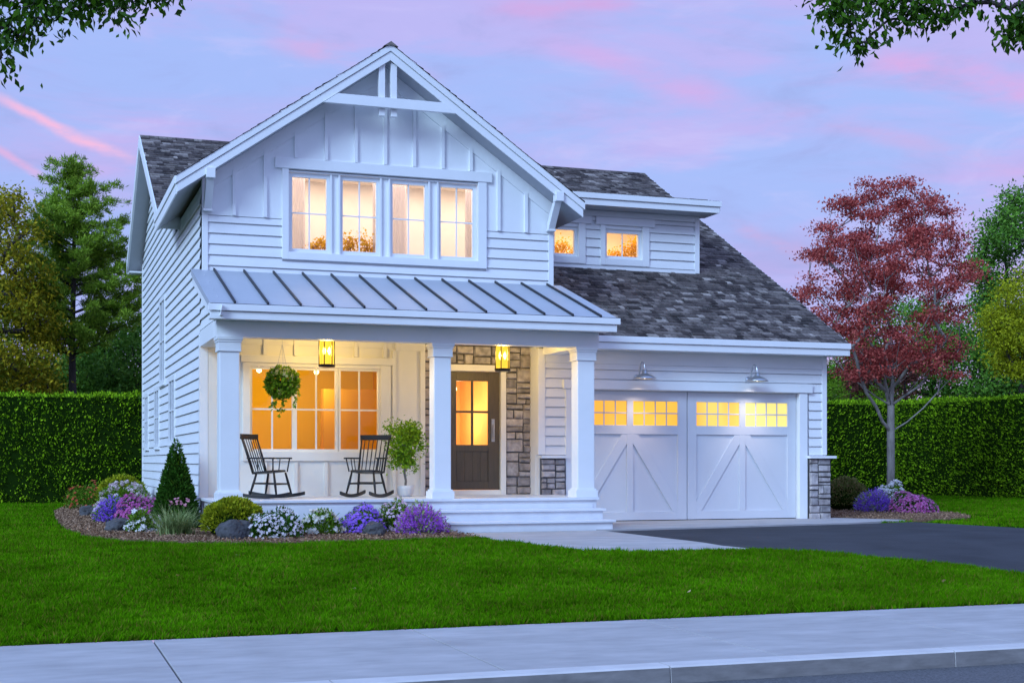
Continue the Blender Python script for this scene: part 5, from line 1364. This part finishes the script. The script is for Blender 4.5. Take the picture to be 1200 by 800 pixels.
broad('broad_tree', 'dark green tree with a dense crown rising behind the house at its left corner', 6.6, 56.0, 120, 2.9, 0.8, 7.2, DG1, 'dark_leaf', 0.155, 195, 0.39, 0.24, group=WG, seed=18)
# right-hand side
broad('broad_tree', 'tall blue-green tree at the right edge behind the hedge', 36.6, 44.0, 230, 2.6, 2.2, 11.7, DG2, 'bluish_leaf', 0.143, 195, 0.31, 0.21, group=WG, seed=9)
broad('broad_tree', 'yellow-green tree at the right edge above the hedge', 32.5, 38.6, 120, 1.6, 4.2, 7.7, YG, 'yellow_green_leaf', 0.112, 163, 0.26, 0.18, group=WG, seed=10, trans=0.3)
broad('broad_tree', 'dark green tree behind the hedge right of the red-leaved tree', 34.6, 48.5, 200, 3.3, 1.2, 7.8, DG2, 'bluish_leaf', 0.155, 195, 0.39, 0.24, group=WG, seed=11)
broad('broad_tree', 'dark rounded tree seen low behind the red-leaved trunk', 31.0, 51.5, 130, 2.6, 0.6, 5.6, DG1, 'dark_leaf', 0.155, 195, 0.39, 0.24, group=WG, seed=12)
broad('broad_tree', 'dark olive tree between the garage roof and the red-leaved tree', 27.6, 50.5, 150, 2.2, 1.0, 7.6, DG1, 'dark_leaf', 0.143, 195, 0.35, 0.24, group=WG, seed=13)
broad('broad_tree', 'small dark-red tree half hidden behind the red-leaved tree', 30.6, 44.8, 60, 1.5, 3.2, 6.2, [(0.06, 0.018, 0.016), (0.11, 0.03, 0.024), (0.16, 0.045, 0.035)], 'dark_red_leaf', 0.105, 136, 0.22, 0.13, group=WG, seed=14)
broad('broad_tree', 'dark green tree at the far right edge behind the side hedge', 40.6, 45.5, 190, 3.2, 1.2, 8.6, DG2, 'bluish_leaf', 0.155, 195, 0.39, 0.24, group=WG, seed=15)
broad('leafy_bush', 'bright green bush peeping over the hedge next to the garage', 27.2, 43.6, 60, 1.3, 1.6, 4.15, LG, 'bright_leaf', 0.099, 156, 0.24, 0.16, group='bushes behind the right hedge', seed=16, trans=0.3)
broad('leafy_bush', 'bright green bush just above the hedge behind the red-leaved tree', 29.6, 43.9, 50, 1.2, 1.6, 3.85, LG, 'bright_leaf', 0.099, 156, 0.24, 0.16, group='bushes behind the right hedge', seed=17, trans=0.3)
# a far wood that closes the horizon
def wood(name, x0, x1, y, n, h):
    C = np.column_stack([rng.uniform(x0, x1, n), rng.uniform(y - 4, y + 4, n), np.zeros(n)]); C[:, 2] = rng.random(n) ** 0.8 * (h + 0.8 * np.sin(C[:, 0] * 0.35) + 0.5 * np.sin(C[:, 0] * 0.9))
    P = np.repeat(C, 34, 0) + rng.normal(size=(n * 34, 3)) * np.array([0.6, 0.6, 0.45])
    V, F = leaf_mesh(P, rng.uniform(0.2, 0.42, len(P)), 0.55)
    tag(arr(name, V, F, MATS['dark_leaf']), kind='stuff')
wood('distant_wood', -26, 8, 66, 900, 4.3); wood('distant_wood', 26, 78, 64, 1400, 4.6)

# trees whose branches hang into the top corners of the view
def at(px, py, d):
    u, v = (px - 600) / 1612 * d, (540 - py) / 1612 * d
    cy, sy = math.cos(YAW), math.sin(YAW)
    return np.array([u * cy + d * sy, -u * sy + d * cy, CAM_Z + v])
def drooping(per, sx, sz, L, dens):
    def f(nd, pa, T):
        C = np.array(T)
        P = np.repeat(C, per, 0) + rng.normal(size=(len(C) * per, 3)) * np.array([sx, sx, sz])
        D = np.column_stack([rng.normal(size=(len(P), 2)) * 0.55, np.full(len(P), -0.75)])
        return leaf_mesh(P, rng.uniform(0.65, 1.25, len(P)) * L, 0.46, D, 0.45)
    return f
OVER = island('overhang_leaf', [(0.015, 0.048, 0.002), (0.036, 0.106, 0.005), (0.083, 0.200, 0.010), (0.021, 0.064, 0.004)], 0.5, trans=0.25)
def overhanging(label, base, trunk, spots, extra, per):
    b = np.array(base); T = []
    for (x, y, z, sx, sy, sz, n) in spots:
        T += [np.array([x, y, z]) + rng.normal(size=3) * np.array([sx, sy, sz]) - b for _ in range(n)]
    for p in extra: T.append(np.array(p) - b)
    for _ in range(40):
        a = rng.uniform(0, 6.28); q = 2.0 * math.sqrt(rng.random()); T.append(np.array(trunk[-1]) + np.array([q * math.cos(a), q * math.sin(a), rng.uniform(0.3, 3.0)]))
    tree('overhanging_tree', label, base[0], base[1], trunk, T, drooping(per, 0.11, 0.085, 0.10, 0), M_DBARK, OVER, r_tip=0.0026, lift=0.0, jitter=0.10, z=base[2], group='trees reaching into the top corners')
def sp(px, py, d, sx, sz, n): p = at(px, py, d); return (p[0], p[1], p[2], sx, sx, sz, n)
overhanging('dark leafy branch hanging into the top left corner', (-4.7, 13.6, -0.3), [(0, 0, 0), (0.05, 0, 1.5), (0.1, 0.05, 3), (0.1, 0, 4.2), (0.1, 0, 5.2)],
            [sp(14, -5, 14, 0.19, 0.10, 16), sp(54, 1, 14, 0.19, 0.09, 14), sp(104, -5, 14, 0.19, 0.08, 12), sp(144, -11, 14, 0.14, 0.06, 9), sp(179, -13, 14, 0.10, 0.06, 6), sp(4, 37, 14, 0.11, 0.07, 9), sp(24, 41, 14, 0.05, 0.05, 3), sp(2, 71, 14, 0.04, 0.03, 3), sp(39, 21, 14, 0.09, 0.05, 4), sp(129, 13, 14, 0.05, 0.04, 3)], [], 20)
overhanging('dark leafy branches hanging into the top right corner', (14.4, 12.0, -0.4), [(0, 0, 0), (-0.05, 0, 1.5), (-0.1, 0.05, 3), (-0.1, 0, 4.4), (-0.15, 0, 5.6)],
            [sp(969, 5, 14, 0.09, 0.07, 10), sp(989, 21, 14, 0.05, 0.06, 5), sp(1014, -3, 14, 0.13, 0.07, 12), sp(1044, -1, 14, 0.12, 0.06, 10), sp(1079, 7, 14, 0.09, 0.07, 14), sp(1104, 13, 14, 0.06, 0.06, 7), sp(1132, 1, 14, 0.06, 0.06, 5), sp(994, 39, 14, 0.03, 0.03, 3), sp(1014, 49, 14, 0.04, 0.04, 4), sp(1032, 31, 14, 0.04, 0.02, 2), sp(1199, 13, 14, 0.09, 0.08, 14), sp(1189, 35, 14, 0.06, 0.04, 6), sp(1210, 31, 14, 0.04, 0.06, 6)], [], 17)
